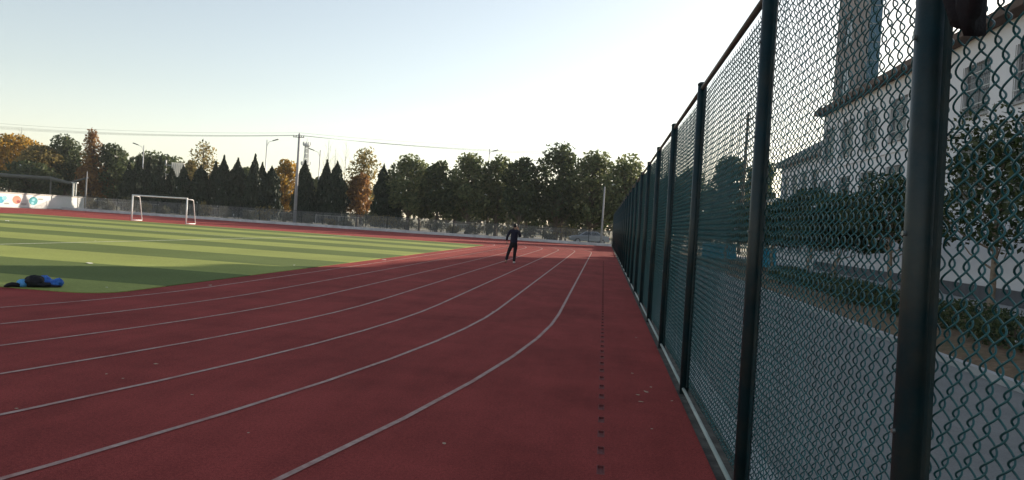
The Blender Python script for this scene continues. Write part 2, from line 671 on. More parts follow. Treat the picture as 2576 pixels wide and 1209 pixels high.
wire_cache = {}
for i in range(len(POST_Y) - 1):
    y0, y1 = POST_Y[i], POST_Y[i + 1]
    wd = round(y1 - y0 - 0.02, 3)
    lod = 0 if i < 3 else (1 if i < 8 else 2)
    key = (wd, lod)
    if key not in wire_cache:
        pt, sd, rd = ((14, 5, 0.0032), (9, 4, 0.0032), (6, 3, 0.0034))[lod]
        me = wire_panel(wd, 0.07, FH - 0.02, 0.102, pt, sd, rd)
        wire_cache[key] = me
    o = link('wire_netting', wire_cache[key], M_WIRE, fence)
    o.location = (0.045, y0 + 0.01, 0)
    tag(o, kind='stuff')
    br = MB().tube([(-0.012, y0 + 0.042, 0.055), (-0.012, y1 - 0.042, 0.055)], 0.017, 8)
    br.build('bottom_rail', M_BRAIL, fence, smooth=True)
    tr = MB().tube([(0, y0 + 0.0005, FH), (0, y1 - 0.0005, FH)], 0.024, 10)
    tr.build('top_rail', M_RAIL, fence, smooth=True)

# ------------------------------------------------------------------ low fence across the far end
M_FPOST = mat('far_post', (0.02, 0.03, 0.032), 0.6, 0.3, 4)
M_FWIRE = mat('far_wire', (0.26, 0.27, 0.28), 0.6, 0.2, 2)
ff = empty('mesh_fence', (0.9, 82.19, 0.10))
tag(ff, 'low grey green mesh fence on a pale kerb across the end of the track', 'fence')
FB = 2.45
nb = 25
fpost = MB().tube([(0, 0, 0), (0, 0, 1.62)], 0.032, 8)
fme = None
fpan = wire_panel(FB - 0.02, 0.06, 1.52, 0.06, 6, 3, 0.0052, w_target=0.05)
for i in range(nb + 1):
    if fme is None:
        o = fpost.build('post', M_FPOST, ff)
        fme = o.data
    else:
        o = link('post', fme, None, ff)
    o.location = (-i * FB, 0, 0)
    if i < nb:
        o = link('wire_netting', fpan, M_FWIRE, ff)
        o.location = (-i * FB - 0.01, 0.03, 0)
        o.rotation_euler.z = R(90)
        tag(o, kind='stuff')
        MB().tube([(-i * FB - 0.033, 0, 1.56), (-(i + 1) * FB + 0.033, 0, 1.56)], 0.02, 6).build('top_rail', M_FPOST, ff)

# ------------------------------------------------------------------ painted boundary wall on the far left
WX = -62.3
M_WALL = mat('white_render', (0.62, 0.63, 0.62), 0.85, 0.06, 0.8, 0.15, 30, stain=(0.4, 0.4, 0.38), stain_scale=0.7, stain_amt=0.35)
wall = empty('boundary_wall', (WX, 60, 0))
tag(wall, 'white boundary wall painted with coral and teal discs beside the track', 'wall')
MB().box(-0.24, 0, -34, 26.0, -0.03, 1.50).build('wall_body', M_WALL, wall)
MB().box(-0.31, 0.07, -34.05, 26.06, 1.502, 1.62).build('coping', mat('coping_stone', (0.42, 0.40, 0.37), 0.85, 0.2, 2), wall, bevel=0.02)
MB().box(0.002, 0.06, -34, 26.0, -0.03, 0.10).build('plinth', M_CONC, wall)


def disc(yc, zc, r, m, name, thick=0.004, ry=1.0):
    mb = MB()
    mb.poly([(thick, yc + r * ry * math.cos(a), zc + r * math.sin(a)) for a in np.linspace(0, 2 * math.pi, 28, endpoint=False)])
    return mb.build(name, m, wall)


M_CORAL = mat('coral_paint', (0.68, 0.20, 0.14), 0.8, 0.15, 2)
M_TEAL = mat('teal_paint', (0.05, 0.27, 0.31), 0.8, 0.35, 3)
M_BLUE = mat('blue_paint', (0.05, 0.30, 0.42), 0.8, 0.15, 2)
M_PALEB = mat('pale_blue_paint', (0.22, 0.45, 0.52), 0.8, 0.15, 2)
M_GREYP = mat('grey_paint', (0.30, 0.32, 0.31), 0.8, 0.1, 2)
M_MAROON = mat('maroon_paint', (0.22, 0.05, 0.05), 0.8, 0.1, 2)


def wall_y(px):
    d = CAM_F + CAM_X * ((px - 1288) / 1935) - CAM_Y * ((505 - 604.5) / 1935)
    return (CAM_POS + d * ((WX - CAM_POS.x) / d.x)).y - 60


def mural(px, zc, r, m, name, thick=0.004):
    y0_, y1_ = wall_y(px - 8), wall_y(px + 8)
    ratio = (y1_ - y0_) / (16 * 78.0 / 1935)
    return disc(wall_y(px), zc, r, m, name, thick, ratio)


mural(2, 0.78, 0.36, M_BLUE, 'painted_disc')
mural(11, 0.98, 0.26, M_PALEB, 'painted_disc', 0.008)
c1 = mural(42, 0.86, 0.44, M_CORAL, 'painted_disc')
mural(46, 0.68, 0.18, M_MAROON, 'painted_figure', 0.008)
mural(84, 0.82, 0.45, M_TEAL, 'painted_disc')
mural(84, 0.95, 0.16, M_PALEB, 'painted_figure', 0.008)
mural(82, 0.58, 0.14, M_PALEB, 'painted_figure', 0.008)
for pxs, z_ in ((17, 0.34), (60, 0.36), (102, 0.98)):
    for j in range(4):
        yy = wall_y(pxs + (j - 1.5) * 3.2)
        cm = MB()
        ww = 0.42
        cm.box(0.001, 0.005, yy - ww / 2, yy + ww / 2, z_ + 0.13, z_ + 0.155)
        cm.box(0.001, 0.005, yy - ww / 2, yy + ww / 2, z_ + 0.03, z_ + 0.055)
        cm.box(0.001, 0.005, yy - 0.06, yy + 0.06, z_ - 0.02, z_ + 0.028)
        cm.box(0.001, 0.005, yy - 0.06, yy + 0.06, z_ + 0.057, z_ + 0.128)
        cm.build('lettering', M_GREYP, wall)

# ------------------------------------------------------------------ football goal
M_GOAL = mat('goal_paint', (0.72, 0.73, 0.74), 0.45, 0.08, 3, spec=0.5)
goal = empty('football_goal', (-35.3, 57.7, 0.0))
tag(goal, 'white football goal without a net at the end of the striped turf', 'goal')
GW, GH = 2.32, 2.02
for sx in (-1, 1):
    x_ = sx * GW
    MB().tube([(x_, 0, 0), (x_, 0, GH)], 0.055, 12).build('goal_post', M_GOAL, goal, smooth=True)
    MB().tube([(x_, 0.056, GH - 0.03), (x_, 0.85, GH - 0.06), (x_, 0.95, GH - 0.12), (x_, 1.42, 0.05)], 0.035, 8).build('back_stay', M_GOAL, goal, smooth=True)
    MB().tube([(x_, 0.056, 0.04), (x_, 1.40, 0.04)], 0.035, 8).build('ground_bar', M_GOAL, goal, smooth=True)
MB().tube([(-GW - 0.05, 0, GH + 0.02), (GW + 0.05, 0, GH + 0.02)], 0.058, 12).build('crossbar', M_GOAL, goal, smooth=True)

# ------------------------------------------------------------------ school building beyond the path
BX = 13.0
M_BWALL = mat('pale_render_wall', (0.78, 0.77, 0.79), 0.9, 0.06, 0.5, 0.2, 30, stain=(0.58, 0.58, 0.58), stain_scale=0.5, stain_amt=0.4)
M_PLINTH = mat('dark_plinth', (0.12, 0.12, 0.13), 0.85, 0.2, 2)
M_PANE = mat('window_glass', (0.05, 0.06, 0.07), 0.12, 0.3, 0.6, spec=0.6)
M_FRAME = mat('window_frame', (0.26, 0.27, 0.28), 0.5, 0.15, 4)
M_GUARD = mat('guard_bar', (0.5, 0.5, 0.48), 0.5, 0.15, 4)
M_EAVE = mat('brown_fascia', (0.11, 0.075, 0.06), 0.8, 0.25, 1.5)
M_ROOF = mat('grey_roof', (0.16, 0.15, 0.15), 0.85, 0.25, 1.2)


def facade(bld, x, y0, y1, z0, z1, opens, m, thick=0.3, name='wall'):
    """wall facing -X with real openings [(ya, yb, za, zb)]"""
    ys = sorted({y0, y1, *[v for o_ in opens for v in o_[:2]]})
    zs = sorted({z0, z1, *[v for o_ in opens for v in o_[2:]]})
    mb = MB()
    for a_, b_ in zip(ys[:-1], ys[1:]):
        run = None
        for c_, d_ in zip(zs[:-1], zs[1:]):
            hole = any(o_[0] - 1e-6 <= a_ and b_ <= o_[1] + 1e-6 and o_[2] - 1e-6 <= c_ and d_ <= o_[3] + 1e-6 for o_ in opens)
            if not hole:
                if run and abs(run[1] - c_) < 1e-6:
                    run[1] = d_
                else:
                    if run:
                        mb.box(x, x + thick, a_, b_, run[0], run[1])
                    run = [c_, d_]
        if run:
            mb.box(x, x + thick, a_, b_, run[0], run[1])
    return mb.build(name, m, bld)


def window(bld, x, ya, yb, za, zb, guard=False, detail=True):
    f_ = MB()
    e = 0.06
    f_.box(x + 0.10, x + 0.16, ya + .001, ya + e, za + .001, zb - .001)
    f_.box(x + 0.10, x + 0.16, yb - e, yb - .001, za + .001, zb - .001)
    f_.box(x + 0.10, x + 0.16, ya + e, yb - e, za + .001, za + e)
    f_.box(x + 0.10, x + 0.16, ya + e, yb - e, zb - e, zb - .001)
    mid = (ya + yb) / 2
    f_.box(x + 0.105, x + 0.155, mid - 0.03, mid + 0.03, za + e, zb - e)
    tz = za + (zb - za) * 0.68
    f_.box(x + 0.108, x + 0.152, ya + e, mid - .03, tz - 0.025, tz + 0.025)
    f_.box(x + 0.108, x + 0.152, mid + .03, yb - e, tz - 0.025, tz + 0.025)
    wo = f_.build('window', M_FRAME, bld)
    MB().box(x + 0.12, x + 0.135, ya + e, yb - e, za + e, zb - e).build('pane', M_PANE, wo)
    MB().box(x - 0.08, x - 0.002, ya - 0.08, yb + 0.08, za - 0.09, za - 0.01).build('sill', M_CONC, wo)
    if guard:
        for q in (0.2, 0.5, 0.8):
            zz = za + (zb - za) * q
            MB().box(x - 0.055, x - 0.025, ya - 0.03, yb + 0.03, zz - 0.018, zz + 0.018).build('guard_bar', M_GUARD, wo)
        vb = MB()
        n_ = int((yb - ya) / 0.13)
        for j in range(n_ + 1):
            yy = ya + (yb - ya) * j / n_
            vb.box(x - 0.046, x - 0.034, yy - 0.007, yy + 0.007, za, zb)
        tag(vb.build('guard_grille', mat('grille_steel', (0.2, 0.2, 0.2), 0.6, 0.1, 3), wo), kind='stuff')


bld = empty('school_building', (0, 0, 0))
tag(bld, 'long white three-storey building with barred windows behind the small trees', 'building')
WC = [8.0, 11.5, 15.0, 18.6, 22.3, 26.0, 29.7, 33.4, 37.1, 40.8, 44.5, 48.0]
WZ = [(3.6, 5.5), (6.7, 8.6)]
opens = [(c - 1.0, c + 1.0, a_, b_) for c in WC for (a_, b_) in WZ]
facade(bld, BX, 3.0, 49.4, 0.62, 9.55, opens, M_BWALL)
MB().box(BX - 0.05, BX + 0.3, 3.0, 49.4, -0.03, 0.618).build('plinth', M_PLINTH, bld)
MB().box(BX - 0.06, BX - 0.002, 3.0, 49.4, 6.12, 6.26).build('string_course', M_BWALL, bld)
hs = MB()
hs.box(BX + 0.302, BX + 10, 49.1, 49.4, -0.03, 9.55)
hs.box(BX + 0.302, BX + 10, 3.0, 3.3, -0.03, 9.55)
hs.box(BX + 9.7, BX + 10, 3.3, 49.1, -0.03, 9.55)
hs.build('end_walls', M_BWALL, bld)
for c in WC:
    for k, (a_, b_) in enumerate(WZ):
        if c > 14:
            window(bld, BX, c - 1.0, c + 1.0, a_, b_, guard=True)
        else:
            MB().box(BX + 0.12, BX + 0.135, c - 1.0, c + 1.0, a_, b_).build('pane', M_PANE, bld)
ev = MB().box(BX - 0.55, BX + 10.5, 2.5, 49.8, 9.552, 9.85)
ev.build('eaves', M_EAVE, bld, bevel=0.03)
rf = MB()
x0, x1, y0, y1, z0, zr = BX - 0.5, BX + 10.45, 2.6, 49.7, 9.852, 12.0
xm = (x0 + x1) / 2
rf.v += [(x0, y0, z0), (x1, y0, z0), (x1, y1, z0), (x0, y1, z0), (xm, y0 + 5, zr), (xm, y1 - 5, zr)]
rf.f += [(0, 1, 4), (1, 2, 5, 4), (2, 3, 5), (3, 0, 4, 5)]
rf.build('roof', M_ROOF, bld)

tower = empty('stair_tower', (0, 0, 0))
tag(tower, 'slim grey stair tower with a blue glazed side rising above the white roof', 'building')
M_TOWER = mat('tower_render', (0.30, 0.27, 0.26), 0.9, 0.15, 0.6, stain=(0.2, 0.2, 0.2), stain_scale=0.7)
M_BGLASS = mat('blue_glazing', (0.035, 0.11, 0.17), 0.15, 0.3, 0.5, spec=0.6)
TX, TY0, TY1, TH, TD = 13.35, 44.2, 49.2, 19.0, 1.0
twz = [(10.4, 12.0), (13.4, 15.0), (16.4, 18.0)]
facade(tower, TX, TY0, TY1, 9.6, TH, [(46.3, 48.1, a_, b_) for a_, b_ in twz], M_TOWER)
tw = MB()
tw.box(TX + 0.302, TX + TD, TY1 - 0.3, TY1, 9.6, TH)
tw.box(TX + TD - 0.2, TX + TD, TY0 + 0.2, TY1 - 0.302, 9.6, TH)
tw.build('side_walls', M_TOWER, tower)
for a_, b_ in twz:
    window(tower, TX, 46.3, 48.1, a_, b_)
for i in range(9):
    za = 9.9 + i * 1.0
    MB().box(TX + 0.302, TX + TD - 0.05, TY0 + 0.05, TY0 + 0.08, za + 0.03, za + 0.97).build('glazing_panel', M_BGLASS, tower)
    MB().box(TX + 0.302, TX + TD - 0.05, TY0 + 0.0, TY0 + 0.12, za - 0.03, za + 0.028).build('mullion', M_FRAME, tower)
MB().box(TX - 0.25, TX + TD + 0.25, TY0 - 0.25, TY1 + 0.25, TH + .002, TH + 0.35).build('roof_slab', M_EAVE, tower)

lb = empty('hip_roof_house', (0, 0, 0))
tag(lb, 'lower pale building with a grey hipped roof beyond the tower', 'building')
lo = [(c - 0.8, c + 0.8, a_, b_) for c in (52.0, 54.6, 57.2, 59.8) for a_, b_ in ((1.0, 2.6), (4.9, 6.5))]
facade(lb, 13.3, 50.6, 61.4, -0.03, 7.3, lo, M_BWALL)
for o_ in lo:
    window(lb, 13.3, *o_)
MB().box(13.602, 21, 50.6, 50.9, -0.03, 7.3).build('end_wall', M_BWALL, lb)
MB().box(13.602, 21, 61.1, 61.4, -0.03, 7.3).build('end_wall', M_BWALL, lb)
MB().box(12.85, 21.6, 50.3, 61.8, 7.302, 7.7).build('eaves', mat('grey_fascia', (0.3, 0.29, 0.27), 0.8, 0.2, 1), lb)
r2 = MB()
r2.v += [(12.9, 50.35, 7.702), (21.5, 50.35, 7.702), (21.5, 61.7, 7.702), (12.9, 61.7, 7.702), (17.2, 53.5, 10.4), (17.2, 57.4, 10.4)]
r2.f += [(0, 1, 4), (1, 2, 5, 4), (2, 3, 5), (3, 0, 4, 5)]
r2.build('roof', M_ROOF, lb)

sh = empty('white_shed', (0, 0, 0))
tag(sh, 'small cream shed with a pale flat roof among trees behind the fence', 'shed')
M_CREAM = mat('cream_wall', (0.66, 0.62, 0.54), 0.9, 0.08, 1)
MB().box(15.2, 22, 66, 74, -0.03, 5.2).build('wall', M_CREAM, sh)
MB().box(14.8, 22.4, 65.6, 74.4, 5.202, 5.45).build('roof', mat('pale_roof', (0.6, 0.6, 0.58), 0.7, 0.1, 1), sh)
MB().box(15.15, 15.198, 68, 69.6, 1.2, 2.8).build('window', M_PANE, sh)
sh2 = empty('carport', (0, 0, 0))
tag(sh2, 'long low carport with a bright white roof behind the fence', 'carport')
MB().box(8.2, 12.6, 74, 92, 3.62, 3.8).build('roof', mat('white_sheet', (0.7, 0.7, 0.68), 0.6, 0.1, 1), sh2)
for yy in (74.4, 80, 86, 91.6):
    MB().tube([(8.5, yy, -0.03), (8.5, yy, 3.618)], 0.07, 8).build('column', M_FRAME, sh2)
    MB().tube([(12.3, yy, -0.03), (12.3, yy, 3.618)], 0.07, 8).build('column', M_FRAME, sh2)

# blue hoarding panels at the end of the path
M_HOARD = mat('blue_panel', (0.03, 0.36, 0.58), 0.5, 0.15, 1.5)
for i, (xa, xb, yy, lbl) in enumerate(((7.4, 9.9, 59.0, 'blue site panel with a pale top rail beside the bed kerb'), (8.9, 10.1, 46.5, 'blue site panel on feet in front of the hipped roof building'))):
    h = empty('site_panel', ((xa + xb) / 2, yy, 0.02))
    tag(h, lbl, 'panel')
    hw = (xb - xa) / 2
    n_ = 6
    for j in range(n_):
        MB().box(-hw + j * 2 * hw / n_ + 0.006, -hw + (j + 1) * 2 * hw / n_ - 0.006, -0.02 + 0.012 * (j % 2), 0.02 + 0.012 * (j % 2), 0.12, 1.2).build('sheet', M_HOARD, h)
    MB().box(-hw, hw, -0.035, 0.04, 1.202, 1.28).build('top_rail', mat('pale_rail2', (0.6, 0.62, 0.62), 0.6, 0.1, 2), h)
    for sx in (-1, 1):
        MB().box(sx * hw * 0.8 - 0.04, sx * hw * 0.8 + 0.04, -0.3, 0.3, -0.0, 0.118).build('foot', M_PLINTH, h)

# ------------------------------------------------------------------ trees
M_BARK = mat('bark', (0.10, 0.075, 0.055), 0.95, 0.35, 8, 0.8, 20)
M_BARK_L = mat('pale_bark', (0.26, 0.20, 0.15), 0.9, 0.3, 6, 0.6, 20)
M_LIME = mat('limewash', (0.5, 0.5, 0.47), 0.9, 0.15, 6)
L_CYP = leaf_mat('cypress_leaf', [(0.010, 0.022, 0.013), (0.016, 0.034, 0.018), (0.026, 0.046, 0.022)], 0.12)
L_DARK = leaf_mat('evergreen_leaf', [(0.026, 0.050, 0.025), (0.044, 0.075, 0.034), (0.072, 0.105, 0.044), (0.11, 0.13, 0.055)], 0.4)
L_MID = leaf_mat('broad_leaf', [(0.055, 0.085, 0.036), (0.095, 0.135, 0.052), (0.145, 0.175, 0.07), (0.21, 0.225, 0.10)], 0.45)
L_NEAR = leaf_mat('glossy_leaf', [(0.018, 0.040, 0.014), (0.030, 0.058, 0.020), (0.045, 0.085, 0.03), (0.085, 0.10, 0.035)], 0.25, 0.35)
L_YEL = leaf_mat('yellow_leaf', [(0.12, 0.11, 0.03), (0.26, 0.19, 0.04), (0.50, 0.31, 0.045), (0.56, 0.31, 0.04)], 0.55)
L_OLIVE = leaf_mat('olive_leaf', [(0.08, 0.085, 0.03), (0.17, 0.15, 0.05), (0.27, 0.21, 0.07), (0.34, 0.25, 0.09)], 0.5)
L_RUST = leaf_mat('rust_leaf', [(0.14, 0.06, 0.03), (0.22, 0.10, 0.04), (0.30, 0.15, 0.05), (0.36, 0.20, 0.06)], 0.45)
L_BROWN = leaf_mat('brown_leaf', [(0.08, 0.05, 0.035), (0.13, 0.08, 0.05), (0.18, 0.11, 0.06)], 0.35)
L_DRY = leaf_mat('dry_brush', [(0.11, 0.10, 0.06), (0.18, 0.16, 0.09), (0.24, 0.21, 0.13), (0.10, 0.11, 0.05)], 0.3)


def leaf_mesh(P, size, aspect=0.55, up=0.0, seed=0):
    r = np.random.default_rng(seed)
    n = len(P)
    a = r.normal(size=(n, 3))
    a[:, 2] += up * np.sign(a[:, 2] + 1e-9) * 2.5
    a /= np.linalg.norm(a, axis=1, keepdims=True)
    b = np.cross(a, r.normal(size=(n, 3)))
    b /= np.linalg.norm(b, axis=1, keepdims=True)
    s = np.broadcast_to(size, (n,))[:, None] * r.uniform(0.65, 1.3, (n, 1))
    a, b = a * s, b * s * aspect
    nrm = np.cross(a, b)
    nrm /= np.linalg.norm(nrm, axis=1, keepdims=True) + 1e-9
    bend = nrm * s * 0.12
    V = np.stack([P - a, P + b * 0.9 - a * 0.1 + bend, P + a, P - b * 0.9 - a * 0.1 + bend], 1).reshape(-1, 3)
    F = np.arange(4 * n).reshape(n, 4)
    return np_mesh('foliage', V, F)


def blob_points(r, n, centre, rad, lo=0.55):
    d = r.normal(size=(n, 3))
    d /= np.linalg.norm(d, axis=1, keepdims=True)
    q = r.uniform(lo ** 3, 1.08 ** 3, (n, 1)) ** (1 / 3)
    return np.asarray(centre) + d * q * np.asarray(rad)


def broad_tree(name, label, x, y, h, w, z0, lm, bark=None, n=3000, leaf=0.22, clumps=16, seed=0, cat='tree', group=None, shape=1.0, fill=0.55, lime=False, tr=None, dep=None, cone=False, cr=1.0):
    r = np.random.default_rng(seed + 77)
    root = empty(name, (x, y, -0.03))
    tag(root, label, cat, group)
    ch = h - z0
    ry = (dep or w) / 2
    cs, rs = [], []
    for i in range(clumps):
        u = (i + 0.5) / clumps
        zz = z0 + ch * (0.10 + 0.80 * u)
        # envelope: widest below the middle, rounded at the top
        env = math.sin(math.pi * min(1.0, 0.18 + 0.80 * (u ** shape))) ** 0.75
        if cone:
            env = 1.05 - 0.92 * u ** 0.9
        a = i * 2.399 + r.uniform(-0.5, 0.5)
        q = r.uniform(0.25, 0.78) * env
        rad = cr * w * r.uniform(0.15, 0.24) * ((0.35 + 0.75 * env) if cone else 1)
        cs.append((math.cos(a) * q * w / 2, math.sin(a) * q * ry, zz))
        rs.append((rad, rad * ry / (w / 2) if dep else rad, min(rad, ch * 0.16) * r.uniform(0.75, 1.1)))
    wts = np.array([a[0] ** 2 for a in rs])
    wts /= wts.sum()
    P = np.concatenate([blob_points(r, max(8, int(n * wt)), c, s_, fill) for c, s_, wt in zip(cs, rs, wts)])
    P = P[P[:, 2] > z0 * 0.8]
    sub = leaf_mesh(P, leaf, 0.6, 0.0, seed)
    link('crown', sub, lm, root)
    tm = MB()
    tr = tr or h * 0.018 + 0.04
    bend = [(r.uniform(-1, 1) * w * 0.03, r.uniform(-1, 1) * w * 0.03) for _ in range(4)]
    top = z0 + ch * 0.72
    zs = [0, z0 * 0.5, z0 * 1.0, z0 + ch * 0.35, top]
    tp = [(0, 0, 0)] + [(bx_, by_, z_) for (bx_, by_), z_ in zip(bend, zs[1:])]
    tm.tube(tp, [tr * 1.25, tr, tr * 0.85, tr * 0.55, tr * 0.2], 8, False)
    for i, c in enumerate(cs):
        k = 0.25 + 0.7 * (i / clumps)
        f0 = max(z0 * 0.75, c[2] - ch * 0.28)
        j = max(1, min(3, int(np.searchsorted(zs, f0)) - 1))
        tt = (f0 - zs[j]) / (zs[j + 1] - zs[j])
        a = Vector(tp[j]).lerp(Vector(tp[j + 1]), tt)
        c_ = Vector(c)
        mid = a.lerp(c_, 0.55) + Vector((0, 0, -0.04 * w))
        tm.tube([a, mid, c_], [tr * 0.38, tr * 0.22, tr * 0.08], 5, False)
    trunk = tm.build('trunk', bark or M_BARK, root, smooth=True)
    if lime:
        MB().tube([(0, 0, 0.0), (0, 0, 1.25)], [tr * 1.30, tr * 1.12], 8, False).build('limewash_band', M_LIME, trunk, smooth=True)
    return root


def cypress(label, x, y, h, w, seed, group=None, blunt=0.0, n=7000):
    r = np.random.default_rng(seed + 500)
    root = empty('cypress_tree', (x, y, -0.03))
    tag(root, label, 'tree', group)
    u = r.uniform(0, 1, n) ** 1.15
    # profile: full skirt, gently tapering, pointed or blunt tip
    prof = (1 - u ** (2.6 + 0.5 * math.sin(seed * 1.7) + blunt * 2.5)) * (0.80 + 0.28 * np.sin(np.minimum(1, u * 3.2 + 0.25) * math.pi / 2))
    lump = 1 + 0.16 * np.sin(u * 23 + seed) * np.sin(r.uniform(0, 6.28)) + r.normal(size=n) * 0.07
    a = r.uniform(0, 2 * math.pi, n)
    lump *= 1 + 0.10 * np.sin(a * 3 + u * 9 + seed)
    q = r.uniform(0.12, 1.0, n) ** 0.5
    rad = w / 2 * prof * lump * q
    zz = 0.35 + (h - 0.35) * u
    P = np.stack([np.cos(a) * rad, np.sin(a) * rad, zz], -1)
    # the leader
    tip = np.stack([r.normal(size=30) * 0.04, r.normal(size=30) * 0.04, h * r.uniform(0.93, 1.04, 30)], -1)
    P = np.concatenate([P, tip])
    link('crown', leaf_mesh(P, 0.22, 0.45, 0.9, seed), L_CYP, root)
    MB().tube([(0, 0, 0), (0, 0, h * 0.5), (0, 0, h * 0.9)], [0.10, 0.07, 0.02], 7).build('trunk', M_BARK, root)
    return root


def bare_tree(name, label, x, y, h, spread, seed, m=None, levels=4, rad=0.12, group=None, twig=0.35):
    r = random.Random(seed)
    root = empty(name, (x, y, -0.03))
    tag(root, label, 'tree', group)
    tm, bm_ = MB(), MB()
    tm.tube([(0, 0, 0), (0.05, 0, h * 0.35), (0, 0.05, h * 0.7), (0.02, 0, h)], [rad, rad * 0.7, rad * 0.4, rad * 0.08], 7, False)

    def grow(p, d, ln, rd, lv):
        q = p + d * ln * 0.5 + Vector((r.uniform(-.06, .06), r.uniform(-.06, .06), 0)) * ln
        e = p + d * ln + Vector((0, 0, 0.10 * ln))
        bm_.tube([p, q, e], [rd, rd * 0.75, rd * 0.4], 4, False)
        if lv <= 0:
            return
        for _ in range(3):
            tq = r.uniform(0.35, 0.95)
            b = p.lerp(e, tq)
            nd = (d + Vector((r.uniform(-1, 1), r.uniform(-1, 1), r.uniform(-0.1, 0.9))) * 0.75).normalized()
            grow(b, nd, ln * r.uniform(0.45, 0.65), rd * 0.5, lv - 1)
    nl = 16
    for i in range(nl):
        u = 0.28 + 0.68 * i / nl
        a = i * 2.4 + r.uniform(-.4, .4)
        d = Vector((math.cos(a) * spread, math.sin(a) * spread, 1.0)).normalized()
        grow(Vector((0, 0, h * u)), d, h * 0.26 * (1.15 - u), rad * 0.42 * (1.1 - u), levels - 2)
    tm.build('trunk', m or M_BARK, root, smooth=True)
    tag(bm_.build('branches', m or M_BARK, root, smooth=True), kind='stuff')
    return root


# row of cypresses outside the far fence: (column, tip row, width in picture, blunt)
CYP = [(325, 418, 34, 0), (350, 405, 36, 0), (378, 402, 36, 0), (404, 404, 34, 0.1), (433, 432, 34, 0.2), (462, 426, 38, 0.3), (506, 426, 44, 0.8), (543, 416, 40, 0),
       (564, 402, 42, 0), (599, 408, 48, 0), (642, 400, 48, 0), (660, 420, 44, 0.1), (684, 428, 42, 0.7), (768, 413, 54, 0.1), (823, 414, 50, 0), (849, 417, 52, 0.1), (966, 423, 46, 0.1), (991, 445, 36, 0.3)]
CYL = {12: 'blunt dark cypress beside the tall street lamp beyond the far fence', 13: 'dark pointed cypress beside the concrete utility pole', 14: 'slimmer of two merged dark cypresses beside the curved double lamp',
       15: 'fuller of two merged dark cypresses beside the thin brown poplar', 16: 'tall dark cypress against the rounded broadleaf trees, paired with a shorter one', 17: 'short dark cypress pressed against the rounded broadleaf trees',
       5: 'dark cypress directly below the white hoarding panel', 6: 'round-topped dark cypress beside the tall olive poplar'}
for i, (cx, ty, wp, bl) in enumerate(CYP):
    Yd = 96.5 + (i * 37 % 5) * 0.5
    tp = at(cx, ty, Yd)
    cypress(CYL.get(i, 'dark green pointed cypress in the close row beyond the far fence'), tp.x, Yd, tp.z + 0.25, wp * Yd / 1935 * (1.12 + 0.1 * math.sin(i * 2.3)), i, None if i in CYL else 'cypresses in the close row', bl)

